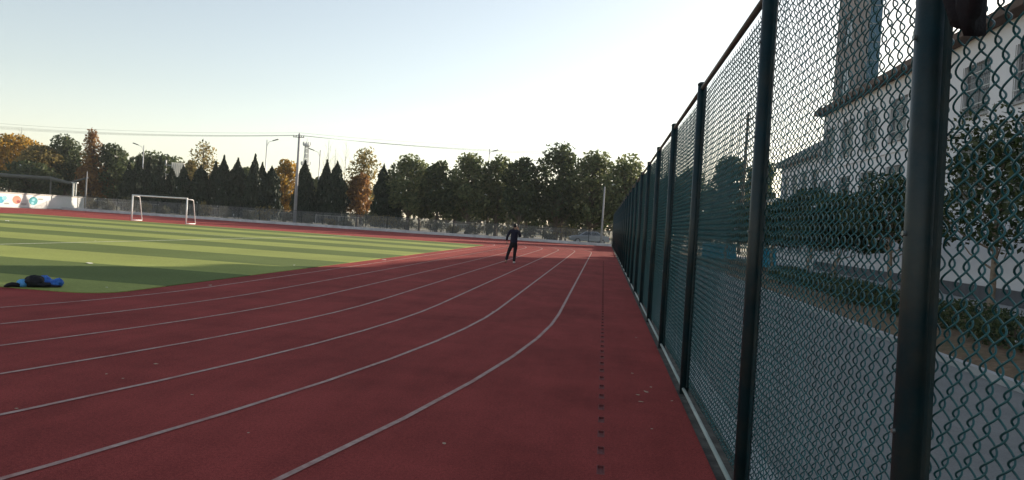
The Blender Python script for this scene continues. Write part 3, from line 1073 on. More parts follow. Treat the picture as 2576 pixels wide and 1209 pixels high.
# broad trees: name, label, column, top row, width px, depth Y, crown base z, foliage, n, leaf, clumps, kwargs
BT = [
    ('yellow_tree', 'spreading golden tree behind the painted wall, its crown turning yellow', 30, 338, 150, 104, 3.2, L_YEL, 5200, 0.25, 20, {}),
    ('yellow_tree', 'olive and gold tree beside the dark brown topped tree behind the wall', 112, 366, 110, 101, 2.4, L_OLIVE, 4200, 0.25, 18, {}),
    ('green_tree', 'dark green tree low behind the painted wall under the golden crowns', 75, 408, 120, 97, 1.6, L_DARK, 3800, 0.25, 14, {}),
    ('green_tree', 'dark green tree with a brown top behind the end of the painted wall', 168, 345, 84, 103, 1.8, L_DARK, 3600, 0.24, 18, {}),
    ('brown_tree', 'slender brown tree with a ragged top rising out of the dark tree', 172, 334, 56, 106, 4.5, L_BROWN, 1100, 0.2, 16, {'cone': True, 'fill': 0.2}),
    ('redwood_tree', 'tall rust orange conifer beside the end of the painted wall', 237, 312, 74, 100, 1.6, L_RUST, 3000, 0.2, 34, {'cone': True, 'fill': 0.3}),
    ('green_tree', 'dark rounded evergreen between the rust conifer and the cypress row', 292, 366, 86, 102, 1.0, L_DARK, 4600, 0.25, 18, {}),
    ('green_tree', 'low spreading evergreen behind the lamp and the first cypresses', 395, 388, 150, 113, 1.0, L_DARK, 5200, 0.3, 24, {}),
    ('poplar_tree', 'tall olive poplar with an open top rising behind the cypress row', 515, 354, 84, 106, 3.0, L_OLIVE, 850, 0.22, 26, {'fill': 0.1, 'shape': 0.8}),
    ('poplar_tree', 'tan leaved poplar half hidden beside the white hoarding panel', 482, 395, 46, 107, 2.0, L_OLIVE, 1300, 0.22, 12, {}),
    ('green_tree', 'small green tree showing between two cypresses of the row', 628, 418, 60, 110, 2.0, L_MID, 2000, 0.26, 10, {}),
    ('yellow_tree', 'golden orange tree beside the concrete utility pole', 722, 396, 72, 103, 1.4, L_YEL, 2600, 0.22, 18, {}),
    ('green_tree', 'small green tree behind the curved double lamp', 800, 440, 50, 112, 1.5, L_MID, 1600, 0.26, 9, {}),
    ('poplar_tree', 'thin brown poplar with sparse tan leaves and a limewashed trunk', 918, 372, 100, 101, 2.2, L_OLIVE, 1200, 0.22, 30, {'lime': True, 'fill': 0.1, 'shape': 0.8}),
    ('brown_tree', 'low russet tree in front of the sparse tan poplar', 905, 440, 84, 99, 1.6, L_RUST, 2200, 0.22, 14, {}),
    ('broadleaf_tree', 'rounded green broadleaf tree next to the pair of cypresses', 1036, 394, 112, 98, 2.3, L_MID, 3600, 0.25, 20, {}),
    ('broadleaf_tree', 'narrow green broadleaf tree in the gap of the far tree row', 1108, 402, 84, 97, 2.2, L_DARK, 2900, 0.25, 16, {}),
    ('broadleaf_tree', 'double-headed dark broadleaf tree in the far row', 1186, 388, 104, 97, 2.4, L_MID, 3600, 0.25, 20, {}),
    ('broadleaf_tree', 'dark broadleaf tree in front of the distant lamp head', 1258, 390, 84, 99, 2.4, L_MID, 2800, 0.25, 16, {}),
    ('broadleaf_tree', 'dark dense broadleaf tree straight behind the person', 1316, 392, 84, 96, 2.4, L_DARK, 3000, 0.25, 16, {}),
    ('broadleaf_tree', 'tallest broadleaf tree of the far row with a peaked crown', 1413, 364, 112, 98, 2.2, L_DARK, 4200, 0.25, 22, {}),
    ('broadleaf_tree', 'wide olive green broadleaf tree over the parked car', 1500, 380, 122, 97, 2.4, L_MID, 4000, 0.25, 22, {}),
    ('broadleaf_tree', 'pale olive broadleaf tree at the corner of the two fences', 1580, 396, 110, 94, 2.2, L_MID, 3400, 0.25, 20, {}),
]
for i, (nm, lb_, cx, ty, wp, Yd, z0, lm, n_, lf, cl, kw) in enumerate(BT):
    tp = at(cx, ty, Yd)
    if i > 14:
        cl, kw = int(cl * 1.6), {**kw, 'cr': 0.74, 'fill': 0.25}
    broad_tree(nm, lb_, tp.x, Yd, tp.z, wp * Yd / 1935 * (1.55 if i > 14 else 1.5 if i < 8 else 1.2), z0, lm, None, int(n_ * 1.3), lf, cl, i * 3 + 1, **kw)

# darker low filling under the broad crowns: understorey evergreens
US = [(1060, 470, 90), (1150, 462, 100), (1235, 458, 100), (1330, 456, 100), (1420, 455, 110), (1500, 462, 90)]
for i, (cx, ty, wp) in enumerate(US):
    tp = at(cx, ty, 101)
    broad_tree('evergreen_tree', 'dense low evergreen standing in shade behind the far broadleaf trunks', tp.x, 101, tp.z, wp * 101 / 1935 * 1.2, 1.7, L_DARK, None, 2600, 0.28, 12, 200 + i, group='shaded evergreens behind the broadleaf row')

for i, (cx, ty, h_) in enumerate(((828, 350, 0), (872, 356, 0), (845, 372, 0))):
    tp = at(cx, ty, 125 + 4 * i)
    bare_tree('bare_tree', ['thin leafless tree beside the telecom mast', 'wide leafless tree behind the sparse tan poplar', 'short leafless tree between two taller bare ones'][i], tp.x, 125 + 4 * i, tp.z, [0.25, 0.55, 0.4][i], 5 + i, mat('hazed_bark', (0.3, 0.29, 0.28), 0.9, 0.2, 4), rad=0.11)  # bark colour paled to grey to imitate haze over the distance
tp = at(54, 320, 120)
bare_tree('bare_conifer', 'dead bare conifer top above the golden tree', tp.x, 120, tp.z, 1.4, 31, None, rad=0.16)

# dry shrubs outside the far fence
r_ = np.random.default_rng(5)
SHL = 'tan dry shrub growing just outside the far mesh fence'
for i in range(26):
    cx = 215 + i * 51 + r_.uniform(-14, 14)
    Yd = 86 + r_.uniform(0, 6)
    p = at(cx, 540, Yd)
    hh, ww = r_.uniform(0.9, 2.1), r_.uniform(1.4, 3.0)
    root = empty('shrub', (p.x, Yd, -0.03))
    tag(root, SHL, 'shrub', 'dry shrubs outside the far fence')
    P = np.concatenate([blob_points(r_, 90, (r_.uniform(-.4, .4) * ww, r_.uniform(-.3, .3), hh * r_.uniform(.35, .75)), (ww * .3, .5, hh * .35), 0.2) for _ in range(4)])
    P = P[P[:, 2] > 0.05]
    link('foliage', leaf_mesh(P, 0.16, 0.4, 0.4, i), L_DRY if i % 3 else L_OLIVE, root)
    sm = MB()
    for j in range(6):
        a = r_.uniform(0, 6.28)
        sm.tube([(0, 0, 0), (math.cos(a) * ww * .25, math.sin(a) * .3, hh * .7)], [0.02, 0.006], 4, False)
    sm.build('stems', M_BARK, root)

# evergreen row between path and building
NEAR_T = [(9.3, 15.4, 5.2, 4.3, 'glossy evergreen with a forked pale trunk in the planting bed near the tall post'),
          (9.9, 21.0, 5.4, 4.4, 'rounded evergreen in the planting bed before the barred windows'),
          (9.4, 26.5, 4.1, 3.8, 'evergreen in the planting bed half hidden by its larger neighbour')]
for i, (x_, y_, h_, w_, lb_) in enumerate(NEAR_T):
    broad_tree('evergreen_tree', lb_, x_, y_, h_, w_, 1.75, L_NEAR, M_BARK_L, 3600, 0.085, 18, 300 + i, tr=0.085, fill=0.4)
for i in range(9):
    y_ = 31.5 + i * 5.2
    broad_tree('evergreen_tree', 'dark evergreen in the long row along the planting bed', 9.2 + 0.3 * math.sin(i * 2.1), y_, 3.7 + 0.4 * math.sin(i * 1.7), 4.2, 1.5, L_NEAR, M_BARK_L, 3600, 0.14, 16, 320 + i, group='evergreens along the planting bed', tr=0.08)
# low clipped hedge in the bed
for i in range(11):
    y_ = 7.2 + i * 2.6
    root = empty('clipped_bush', (7.7 + 0.25 * math.sin(i * 1.9), y_, 0.02))
    tag(root, 'low clipped dark bush in the planting bed', 'bush', 'low bushes in the planting bed')
    P = blob_points(r_, 1500 if i < 8 else 500, (0, 0, 0.30), (0.75, 1.15, 0.36), 0.5)
    P = P[P[:, 2] > 0.01]
    link('foliage', leaf_mesh(P, 0.05 if i < 8 else 0.09, 0.6, 0, i), L_DARK, root)
    MB().tube([(0, 0, -0.02), (0, 0, 0.35)], [0.03, 0.015], 5).build('stem', M_BARK, root)
# trees at the far end of the path
for i, (cx, ty, wp, Yd, lm, lb_) in enumerate(((1840, 388, 120, 92, L_DARK, 'large dark tree seen through the fence beside the tall timber pole'), (1915, 395, 90, 96, L_DARK, 'dark tree behind the cream shed seen through the fence'),
                                                (1745, 420, 110, 100, L_MID, 'olive tree behind the fence corner where the path ends'), (1690, 440, 90, 96, L_DARK, 'dark tree at the end of the path behind the fence'), (1640, 440, 80, 102, L_MID, 'loose green tree behind the corner of both fences'))):
    tp = at(cx, ty, Yd)
    broad_tree('broadleaf_tree', lb_, tp.x, Yd, tp.z, wp * Yd / 1935 * 1.15, 1.8, lm, None, 4200, 0.26, 20, 400 + i)

# bare tree above the white roof
bare_tree('bare_tree', 'tall leafless tree behind the roof of the white building', 27.5, 52, 22, 0.8, 77, mat('hazed_bark', (0.3, 0.29, 0.28)), rad=0.16, levels=5)

# ------------------------------------------------------------------ poles, lamps, wires, mast, hoarding
M_POLE = mat('concrete_pole', (0.33, 0.33, 0.34), 0.85, 0.15, 2, stain=(0.2, 0.2, 0.2), stain_scale=0.8)
M_GALV = mat('galvanised', (0.45, 0.46, 0.47), 0.45, 0.12, 3, metal=0.4)
M_DARKM = mat('dark_metal', (0.05, 0.05, 0.055), 0.5, 0.2, 4)
M_INS = mat('insulator', (0.12, 0.08, 0.07), 0.3, 0.2, 4)
UPY = 83.6
pt = at(752, 337, UPY)
pb = at(741, 557, UPY)
pole = empty('utility_pole', (pb.x, UPY, -0.03))
tag(pole, 'tall concrete utility pole carrying wires outside the far fence', 'pole')
lean = (pt.x - pb.x) * 0.4
MB().tube([(0, 0, 0), (lean, 0, pt.z)], [0.20, 0.11], 12).build('shaft', M_POLE, pole, smooth=True)
MB().box(lean - 0.65, lean + 0.65, -0.18, -0.11, pt.z - 0.42, pt.z - 0.34).build('crossarm', M_DARKM, pole)
for sx in (-0.58, -0.3, 0.3, 0.58):
    MB().tube([(lean + sx, -0.145, pt.z - 0.338), (lean + sx, -0.145, pt.z - 0.26), (lean + sx, -0.145, pt.z - 0.2)], [0.03, 0.06, 0.03], 8).build('insulator', M_INS, pole)
MB().tube([(lean, 0, pt.z + .001), (lean, 0, pt.z + 0.14)], [0.05, 0.03], 8).build('top_insulator', M_INS, pole)

M_CABLE = mat('cable', (0.08, 0.08, 0.085), 0.6, 0.1, 1)
A0 = Vector((pb.x + lean, UPY, pt.z + 0.08))


def cable(a, b, sag, label, rad=0.009):
    pts = []
    for q in np.linspace(0, 1, 25):
        p = a.lerp(b, float(q))
        p.z -= sag * 4 * q * (1 - q)
        pts.append(p)
    o = MB().tube(pts, rad, 4).build('power_cable', M_CABLE)
    tag(o, label, 'cable', 'overhead cables on the utility pole')


LW = 'overhead cable running from the utility pole over the golden trees'
RW = 'overhead cable running from the utility pole over the broadleaf trees'
for dx, dz, yl, yr in ((0.0, 0.03, 306, 374), (-0.58, -0.28, 313, 385), (-0.3, -0.28, 316, 387), (0.3, -0.28, 318, 390), (0.58, -0.28, 321, 392)):
    a = A0 + Vector((dx, -0.145 if dx else 0, dz))
    cable(a, at(-120, yl - 5, 88), 0.55, LW)
    cable(a, at(1560, yr, 96), 0.5, RW)


def street_lamp(label, cx, ty, Yd, arm_dx, arm_up, double=False):
    tp = at(cx, ty, Yd)
    root = empty('street_lamp', (tp.x, Yd, -0.03))
    tag(root, label, 'street lamp')
    MB().tube([(0, 0, 0), (0, 0, tp.z)], [0.13, 0.06], 10).build('pole', M_GALV, root, smooth=True)

    def arm(z0, dx, up, k):
        pts = [(0, 0, z0), (dx * 0.35, 0, z0 + up * 0.75), (dx, 0, z0 + up)]
        MB().tube(pts, 0.035, 6).build('arm', M_GALV, root, smooth=True)
        hd = MB()
        s_ = 1 if dx > 0 else -1
        hx = dx
        hd.v += [(hx - s_ * 0.05, -0.09, z0 + up - 0.05), (hx - s_ * 0.05, 0.09, z0 + up - 0.05), (hx + s_ * 0.85, 0.15, z0 + up + 0.20), (hx + s_ * 0.85, -0.15, z0 + up + 0.20),
                 (hx - s_ * 0.05, -0.07, z0 + up + 0.07), (hx - s_ * 0.05, 0.07, z0 + up + 0.07), (hx + s_ * 0.80, 0.12, z0 + up + 0.34), (hx + s_ * 0.80, -0.12, z0 + up + 0.34)]
        hd.f += [(0, 3, 2, 1), (4, 5, 6, 7), (0, 1, 5, 4), (1, 2, 6, 5), (2, 3, 7, 6), (3, 0, 4, 7)]
        hd.build('lamp_head', M_DARKM, root, bevel=0.02)
    arm(tp.z - 0.9, arm_dx, arm_up, 0)
    if double:
        arm(tp.z * 0.48, -arm_dx * 0.7, arm_up * 0.8, 1)
    return root


street_lamp('street lamp with its arm over the dark evergreens beside the cypress row', 362, 366, 108, -0.9, 0.9)
street_lamp('tall street lamp with a raised arm behind the blunt cypress', 672, 352, 108, 0.9, 0.8)
street_lamp('curved double street lamp with a lower side arm beside the telecom mast', 806, 378, 104, -0.9, 0.8, True)
street_lamp('street lamp whose head just clears the far broadleaf crowns', 1232, 374, 116, 0.5, 0.5)

# lattice telecom mast far behind
MY = 300.0
mt = at(773, 352, MY)
mast = empty('telecom_mast', (mt.x, MY, -0.03))
tag(mast, 'far lattice telecom mast with two round platforms', 'mast')
M_MAST = mat('hazed_steel', (0.42, 0.44, 0.46), 0.6, 0.1, 1)  # pale grey stands in for distance haze, put into the mast's colour
hw0, hw1 = 1.6, 0.75
for k in range(4):
    a = math.pi / 4 + k * math.pi / 2
    MB().tube([(math.cos(a) * hw0, math.sin(a) * hw0, 0), (math.cos(a) * hw1, math.sin(a) * hw1, mt.z - 1.5)], [0.22, 0.15], 6).build('leg', M_MAST, mast)
br = MB()
nseg = 14
for sgm in range(nseg):
    u0, u1 = sgm / nseg, (sgm + 1) / nseg
    for k in range(4):
        a, b = math.pi / 4 + k * math.pi / 2, math.pi / 4 + (k + 1) * math.pi / 2
        r0, r1 = hw0 + (hw1 - hw0) * u0, hw0 + (hw1 - hw0) * u1
        z0_, z1_ = u0 * (mt.z - 1.5), u1 * (mt.z - 1.5)
        br.tube([(math.cos(a) * r0, math.sin(a) * r0, z0_), (math.cos(b) * r1, math.sin(b) * r1, z1_)], 0.08, 4)
        br.tube([(math.cos(b) * r0, math.sin(b) * r0, z0_), (math.cos(a) * r1, math.sin(a) * r1, z1_)], 0.08, 4)
tag(br.build('bracing', M_MAST, mast), kind='stuff')
for zz, rr in ((mt.z - 2.6, 1.5), (mt.z - 10.5, 1.9)):
    MB().tube([(0, 0, zz), (0, 0, zz + 0.35)], rr, 16).build('platform', M_MAST, mast)
    for k in range(9):
        a = k * 2 * math.pi / 9
        MB().box(math.cos(a) * rr * 0.98 - 0.16, math.cos(a) * rr * 0.98 + 0.16, math.sin(a) * rr - 0.12, math.sin(a) * rr + 0.12, zz + 0.36, zz + 1.6).build('antenna', M_MAST, mast)
MB().tube([(0, 0, mt.z - 1.6), (0, 0, mt.z + 0.8)], [0.12, 0.05], 6).build('lightning_rod', M_MAST, mast)

# white hoarding on a gantry
HY = 110.0
h0, h1 = at(433, 409, HY), at(463, 447, HY)
hb = empty('road_sign', (h0.x, HY, -0.03))
tag(hb, 'white ribbed sign board on a cantilever frame above the cypresses', 'sign')
bw, bz0, bz1 = h1.x - h0.x, h1.z, h0.z
nrib = 7
for j in range(nrib):
    MB().box(j * bw / nrib + 0.01, (j + 1) * bw / nrib - 0.01, -0.03, 0.03, bz0, bz1).build('panel', leaf_mat('sign_sheet', [(0.85, 0.84, 0.80), (0.88, 0.87, 0.84)], 0.3), hb)
for j in range(nrib + 1):
    MB().box(j * bw / nrib - 0.03, j * bw / nrib + 0.03, -0.10, -0.032, bz0 - 0.03, bz1 + 0.03).build('rib', M_GALV, hb)
px_ = at(416, 420, HY).x - h0.x
MB().tube([(px_, 0.1, 0), (px_, 0.1, bz1 + 0.3)], [0.16, 0.11], 10).build('post', M_GALV, hb)
for zz in (bz0 + 0.35, bz1 - 0.45):
    MB().tube([(px_, 0.1, zz), (bw, 0.1, zz)], 0.07, 8).build('beam', M_GALV, hb)

# overhead pipe on posts behind the painted wall
pg = empty('pipe_bridge', (-80, 93.5, -0.03))
tag(pg, 'grey overhead pipe carried on posts behind the painted wall', 'pipe')
q0, q1, q2 = at(-60, 436, 93.5), at(128, 449, 93.5), at(222, 447, 93.5)
M_PIPE = mat('pipe_lagging', (0.10, 0.10, 0.09), 0.7, 0.2, 2)
MB().tube([(q0.x + 80, 0, q0.z), (q1.x + 80, 0, q1.z)], 0.26, 10).build('pipe', M_PIPE, pg, smooth=True)
MB().tube([(q1.x + 80, 0, q1.z), ((q1.x + q2.x) / 2 + 80, 0, q1.z - 0.45), (q2.x + 80, 0, q2.z)], [0.26, 0.18, 0.12], 10).build('pipe', M_PIPE, pg, smooth=True)
for qx, qz in ((q1.x, q1.z), (q0.x + 1, q0.z), (q2.x - .3, q2.z)):
    MB().tube([(qx + 80, 0.05, 0), (qx + 80, 0.05, qz - 0.1)], 0.11, 8).build('post', M_PIPE, pg)
pp = at(219, 440, 83.2)
sp_ = empty('slim_pole', (pp.x, 83.2, -0.03))
tag(sp_, 'slim grey pole in front of the rust orange conifer', 'pole')
MB().tube([(0, 0, 0), (0, 0, 4.6)], [0.07, 0.045], 8).build('shaft', M_POLE, sp_, smooth=True)
MB().tube([(0, 0, 4.601), (0, 0, 4.72)], [0.06, 0.02], 8).build('cap', M_DARKM, sp_)
for k, cx in enumerate((184, 191)):
    q = at(cx, 480, 90)
    wp_ = empty('white_post', (q.x, 90, -0.03))
    tag(wp_, 'pair of short white posts showing above the end of the painted wall', 'post', 'white posts behind the wall')
    MB().tube([(0, 0, 0), (0, 0, 3.3)], 0.11 - 0.03 * k, 8).build('shaft', mat('post_white', (0.7, 0.7, 0.66), 0.7, 0.1, 2), wp_)
    MB().box(-0.22, 0.22, -0.1, 0.1, 3.301, 3.42).build('cap', M_GALV, wp_)

# slender lamp standard by the corner of the fences
lp = at(1512, 611, 83.3)
ltop = at(1515, 472, 83.3)
lc = empty('concrete_post', (lp.x, 83.3, -0.03))
tag(lc, 'plain grey concrete post outside the fence corner beside the parked car', 'pole')
MB().tube([(0, 0, 0), (0, 0, ltop.z)], [0.12, 0.08], 10).build('pole', M_POLE, lc, smooth=True)
MB().tube([(0, 0, 0), (0, 0, 0.12)], 0.22, 10).build('base', M_CONC, lc)
MB().tube([(0, 0, ltop.z + .001), (0, 0, ltop.z + 0.12)], [0.10, 0.04], 10).build('cap', M_POLE, lc)

# tall timber pole behind the fence
tp = at(1883, 282, 88)
wp2 = empty('timber_pole', (tp.x, 88, -0.03))
tag(wp2, 'tall dark timber pole standing above the large dark tree', 'pole')
MB().tube([(0, 0, 0), (0, 0, tp.z)], [0.22, 0.14], 8).build('shaft', M_BARK, wp2)
MB().box(-0.5, 0.5, -0.22, -0.15, tp.z - 0.8, tp.z - 0.7).build('crossarm', M_BARK, wp2)

# pale railing of the road beyond the far fence
rl = empty('road_railing', (0, 93.2, -0.03))
tag(rl, 'pale picket railing of the road beyond the far mesh fence', 'railing')
M_RLG = mat('railing_paint', (0.38, 0.37, 0.34), 0.7, 0.2, 2)
seg = 0
xx = -66.0
while xx < -1.0:
    ln = 3.0
    if (seg * 7) % 11 < 8:
        MB().tube([(xx, 0, 0), (xx, 0, 1.35)], 0.06, 6).build('post', M_RLG, rl)
        pk = MB()
        for j in range(1, 14):
            pk.box(xx + j * ln / 14 - 0.014, xx + j * ln / 14 + 0.014, -0.014, 0.014, 0.12, 1.25)
        tag(pk.build('pickets', M_RLG, rl), kind='stuff')
        MB().box(xx + .06, xx + ln - .06, -0.03, 0.03, 1.252, 1.31).build('rail', M_RLG, rl)
        MB().box(xx + .06, xx + ln - .06, -0.03, 0.03, 0.06, 0.118).build('rail', M_RLG, rl)
    xx += ln
    seg += 1
rd = MB().quad((-140, 106, -0.02), (60, 106, -0.02), (60, 114, -0.02), (-140, 114, -0.02))
struct('road', rd, M_ROAD)

# ------------------------------------------------------------------ parked car beyond the far fence
def car(label, loc, rz):
    root = empty('parked_car', loc, rz)
    tag(root, label, 'car')
    prof = [(-2.15, 0.35), (-2.2, 0.62), (-2.05, 0.88), (-1.25, 0.98), (-0.55, 1.42), (0.75, 1.46), (1.55, 1.05), (2.1, 0.98), (2.2, 0.6), (2.15, 0.35)]
    mb = MB()
    n = len(prof)
    ws = [0.80, 0.85, 0.84, 0.83, 0.66, 0.66, 0.80, 0.80, 0.84, 0.80]
    for s_ in (-1, 1):
        mb.v += [(x_, s_ * w_, z_) for (x_, z_), w_ in zip(prof, ws)]
    for i in range(n - 1):
        mb.f.append((i, i + 1, n + i + 1, n + i))
    mb.f.append((n - 1, 0, n, 2 * n - 1))
    mb.f.append(tuple(range(n - 1, -1, -1)))
    mb.f.append(tuple(range(n, 2 * n)))
    mb.build('body', mat('silver_paint', (0.42, 0.46, 0.50), 0.25, 0.05, 1, metal=0.5, spec=0.6), root, bevel=0.05)
    for s_ in (-1, 1):
        MB().poly([(-1.05, s_ * 0.835, 1.0), (-0.5, s_ * 0.70, 1.36), (0.1, s_ * 0.70, 1.39), (0.1, s_ * 0.835, 1.02)]).build('side_window', M_PANE, root)
        MB().poly([(0.16, s_ * 0.835, 1.02), (0.16, s_ * 0.70, 1.39), (0.7, s_ * 0.70, 1.40), (1.3, s_ * 0.82, 1.06)]).build('side_window', M_PANE, root)
        MB().box(2.13, 2.22, s_ * 0.7 - 0.14, s_ * 0.7 + 0.14, 0.68, 0.84).build('tail_lamp', mat('tail_red', (0.4, 0.02, 0.02), 0.3, 0.1, 1), root)
        MB().box(-2.21, -2.1, s_ * 0.62 - 0.2, s_ * 0.62 + 0.2, 0.64, 0.78).build('headlight', M_GUARD, root)
        for x_ in (-1.35, 1.35):
            w_ = MB().tube([(x_, s_ * 0.68, 0.32), (x_, s_ * 0.87, 0.32)], 0.32, 18).build('wheel', mat('tyre', (0.02, 0.02, 0.02), 0.9, 0.1, 5), root)
            MB().tube([(x_, s_ * 0.871, 0.32), (x_, s_ * 0.885, 0.32)], 0.19, 14).build('rim', M_GALV, w_)
    MB().poly([(-1.2, -0.76, 1.02), (-1.2, 0.76, 1.02), (-0.58, 0.62, 1.42), (-0.58, -0.62, 1.42)]).build('windscreen', M_PANE, root)
    MB().poly([(1.5, -0.74, 1.09), (0.8, -0.62, 1.46), (0.8, 0.62, 1.46), (1.5, 0.74, 1.09)]).build('rear_window', M_PANE, root)
    return root


cp_ = at(1482, 600, 86.5)
car('silver blue car parked behind the far fence beside the plain concrete post', (cp_.x, 86.5, -0.03), R(8))

# ------------------------------------------------------------------ person
M_SKIN = mat('skin', (0.42, 0.25, 0.18), 0.6, 0.1, 6)
M_NAVY = mat('navy_jacket', (0.014, 0.014, 0.030), 0.85, 0.3, 12, 0.4, 40)
M_BLACK = mat('black_trousers', (0.008, 0.008, 0.010), 0.85, 0.3, 12)
M_HAIR = mat('black_hair', (0.008, 0.007, 0.007), 0.6, 0.3, 60)
M_SHOE = mat('white_shoe', (0.6, 0.6, 0.58), 0.6, 0.1, 5)
M_SHOE2 = mat('worn_shoe_sole', (0.34, 0.17, 0.13), 0.7, 0.2, 5)


def skin_obj(name, verts, edges, m, parent=None, sub=2):
    me = bpy.data.meshes.new(name)
    me.from_pydata([v[:3] for v in verts], edges, [])
    me.update()
    o = link(name, me, m, parent)
    bm = bmesh.new()
    bm.from_mesh(me)
    lay = bm.verts.layers.skin.verify()
    bm.verts.ensure_lookup_table()
    for i, v in enumerate(bm.verts):
        r = verts[i][3]
        v[lay].radius = r if hasattr(r, '__len__') else (r, r)
        v[lay].use_root = i == 0
    bm.to_mesh(me)
    bm.free()
    sk = o.modifiers.new('skin', 'SKIN')
    sk.use_smooth_shade = True
    sb = o.modifiers.new('sub', 'SUBSURF')
    sb.levels = sub
    sb.render_levels = sub
    return o


def chain(V, E, start, pts):
    p = start
    for q in pts:
        V.append(q)
        E.append((p, len(V) - 1))
        p = len(V) - 1
    return p


def hand(V, E, wrist, d, side, palm_n):
    """palm and five bent fingers from a wrist vertex; d = direction of the hand"""
    d = Vector(d).normalized()
    n = Vector(palm_n).normalized()
    s_ = d.cross(n).normalized() * side
    w0 = Vector(V[wrist][:3])
    pc = w0 + d * 0.07
    V.append((*pc, (0.036, 0.017)))
    E.append((wrist, len(V) - 1))
    p = len(V) - 1
    for j, (off, ln) in enumerate(((0.030, 0.078), (0.010, 0.088), (-0.010, 0.082), (-0.030, 0.064))):
        a = pc + s_ * off + d * 0.028
        chain(V, E, p, [(*a, 0.009), (*(a + d * ln * 0.5 + n * 0.012), 0.0085), (*(a + d * ln * 0.85 + n * 0.04), 0.007)])
    tb = w0 + d * 0.035 + s_ * 0.042
    chain(V, E, p, [(*tb, 0.010), (*(tb + d * 0.035 + s_ * 0.018 + n * 0.015), 0.0085), (*(tb + d * 0.06 + s_ * 0.014 + n * 0.028), 0.0075)])


PX, PY = -3.82, 33.0
V, E = [(0, 0, 0.95, (0.09, 0.065))], []
sp1 = chain(V, E, 0, [(0, 0.01, 1.12, (0.09, 0.065)), (0, 0.02, 1.30, (0.10, 0.065)), (0.0, 0.025, 1.40, (0.07, 0.05))])
nk = chain(V, E, sp1, [(0.005, 0.03, 1.475, 0.050), (0.01, 0.045, 1.535, 0.060)])
hd = chain(V, E, nk, [(0.012, 0.06, 1.595, (0.078, 0.090)), (0.014, 0.05, 1.66, (0.074, 0.086)), (0.014, 0.04, 1.70, (0.045, 0.055))])
chain(V, E, hd - 2, [(0.012, 0.155, 1.60, 0.014)])
ll = chain(V, E, 0, [(-0.08, 0, 0.86, 0.060), (-0.19, -0.02, 0.50, 0.048), (-0.235, -0.10, 0.30, 0.042), (-0.275, -0.20, 0.115, 0.032), (-0.285, -0.15, 0.06, 0.03), (-0.29, -0.06, 0.03, 0.022)])
rl_ = chain(V, E, 0, [(0.08, 0, 0.86, 0.060), (0.07, 0.05, 0.48, 0.048), (0.065, 0.06, 0.28, 0.042), (0.06, 0.05, 0.085, 0.032), (0.065, 0.10, 0.045, 0.03), (0.07, 0.19, 0.03, 0.022)])
la = chain(V, E, sp1, [(-0.15, 0.02, 1.38, 0.042), (-0.245, 0.0, 1.25, 0.038), (-0.29, -0.01, 1.13, 0.034), (-0.305, 0.05, 1.02, 0.030), (-0.305, 0.08, 0.95, 0.026)])
hand(V, E, la, (0.05, 0.25, -1), 1, (1, 0.1, 0))
ra = chain(V, E, sp1, [(0.15, 0.02, 1.38, 0.042), (0.225, 0.02, 1.27, 0.038), (0.26, 0.05, 1.17, 0.034), (0.21, 0.20, 1.30, 0.030), (0.165, 0.26, 1.42, 0.027)])
hand(V, E, ra, (-0.3, 0.1, 1), 1, (-0.7, -0.6, 0))
person = skin_obj('person', V, E, M_SKIN)
person.location = (PX, PY, 0.0)
person.rotation_euler.z = R(4)
tag(person, 'person in a dark navy jacket and black trousers walking away, hand to face', 'person')
V, E = [(0, 0.0, 0.86, (0.175, 0.130))], []
b1 = chain(V, E, 0, [(0, 0.0, 0.93, (0.172, 0.126)), (0, 0.0, 1.05, (0.165, 0.118)), (0, 0.01, 1.20, (0.168, 0.115)), (0, 0.02, 1.32, (0.175, 0.118)), (0, 0.02, 1.42, (0.14, 0.10))])
chain(V, E, b1, [(0.003, 0.02, 1.475, (0.085, 0.080)), (0.005, 0.025, 1.515, (0.074, 0.074)), (0.006, 0.03, 1.535, (0.070, 0.070))])
chain(V, E, b1, [(-0.17, 0.02, 1.40, 0.074), (-0.248, 0.0, 1.25, 0.066), (-0.292, -0.01, 1.13, 0.058), (-0.307, 0.045, 1.03, 0.050), (-0.308, 0.075, 0.965, 0.048)])
chain(V, E, b1, [(0.17, 0.02, 1.40, 0.074), (0.228, 0.02, 1.27, 0.068), (0.265, 0.05, 1.165, 0.062), (0.213, 0.19, 1.29, 0.050), (0.172, 0.25, 1.40, 0.046)])
skin_obj('jacket', V, E, M_NAVY, person)
V, E = [(0, 0, 1.04, (0.135, 0.095))], []
b0 = chain(V, E, 0, [(0, 0, 0.95, (0.148, 0.108)), (0, 0, 0.88, (0.155, 0.118))])
chain(V, E, b0, [(-0.098, -0.005, 0.76, 0.100), (-0.19, -0.02, 0.50, 0.078), (-0.235, -0.10, 0.30, 0.068), (-0.272, -0.195, 0.125, 0.060)])
chain(V, E, b0, [(0.092, 0.02, 0.76, 0.100), (0.07, 0.05, 0.48, 0.078), (0.065, 0.06, 0.28, 0.070), (0.06, 0.055, 0.06, 0.064)])
skin_obj('trousers', V, E, M_BLACK, person)
skin_obj('shoe', [(-0.278, -0.185, 0.10, (0.050, 0.050)), (-0.287, -0.13, 0.062, (0.054, 0.044)), (-0.292, -0.045, 0.042, (0.050, 0.034)), (-0.294, -0.01, 0.036, (0.04, 0.028))], [(0, 1), (1, 2), (2, 3)], M_SHOE2, person)
skin_obj('shoe', [(0.06, 0.0, 0.06, (0.050, 0.050)), (0.062, 0.05, 0.056, (0.052, 0.048)), (0.068, 0.15, 0.046, (0.054, 0.040)), (0.076, 0.24, 0.038, (0.044, 0.030))], [(0, 1), (1, 2), (2, 3)], M_SHOE, person)
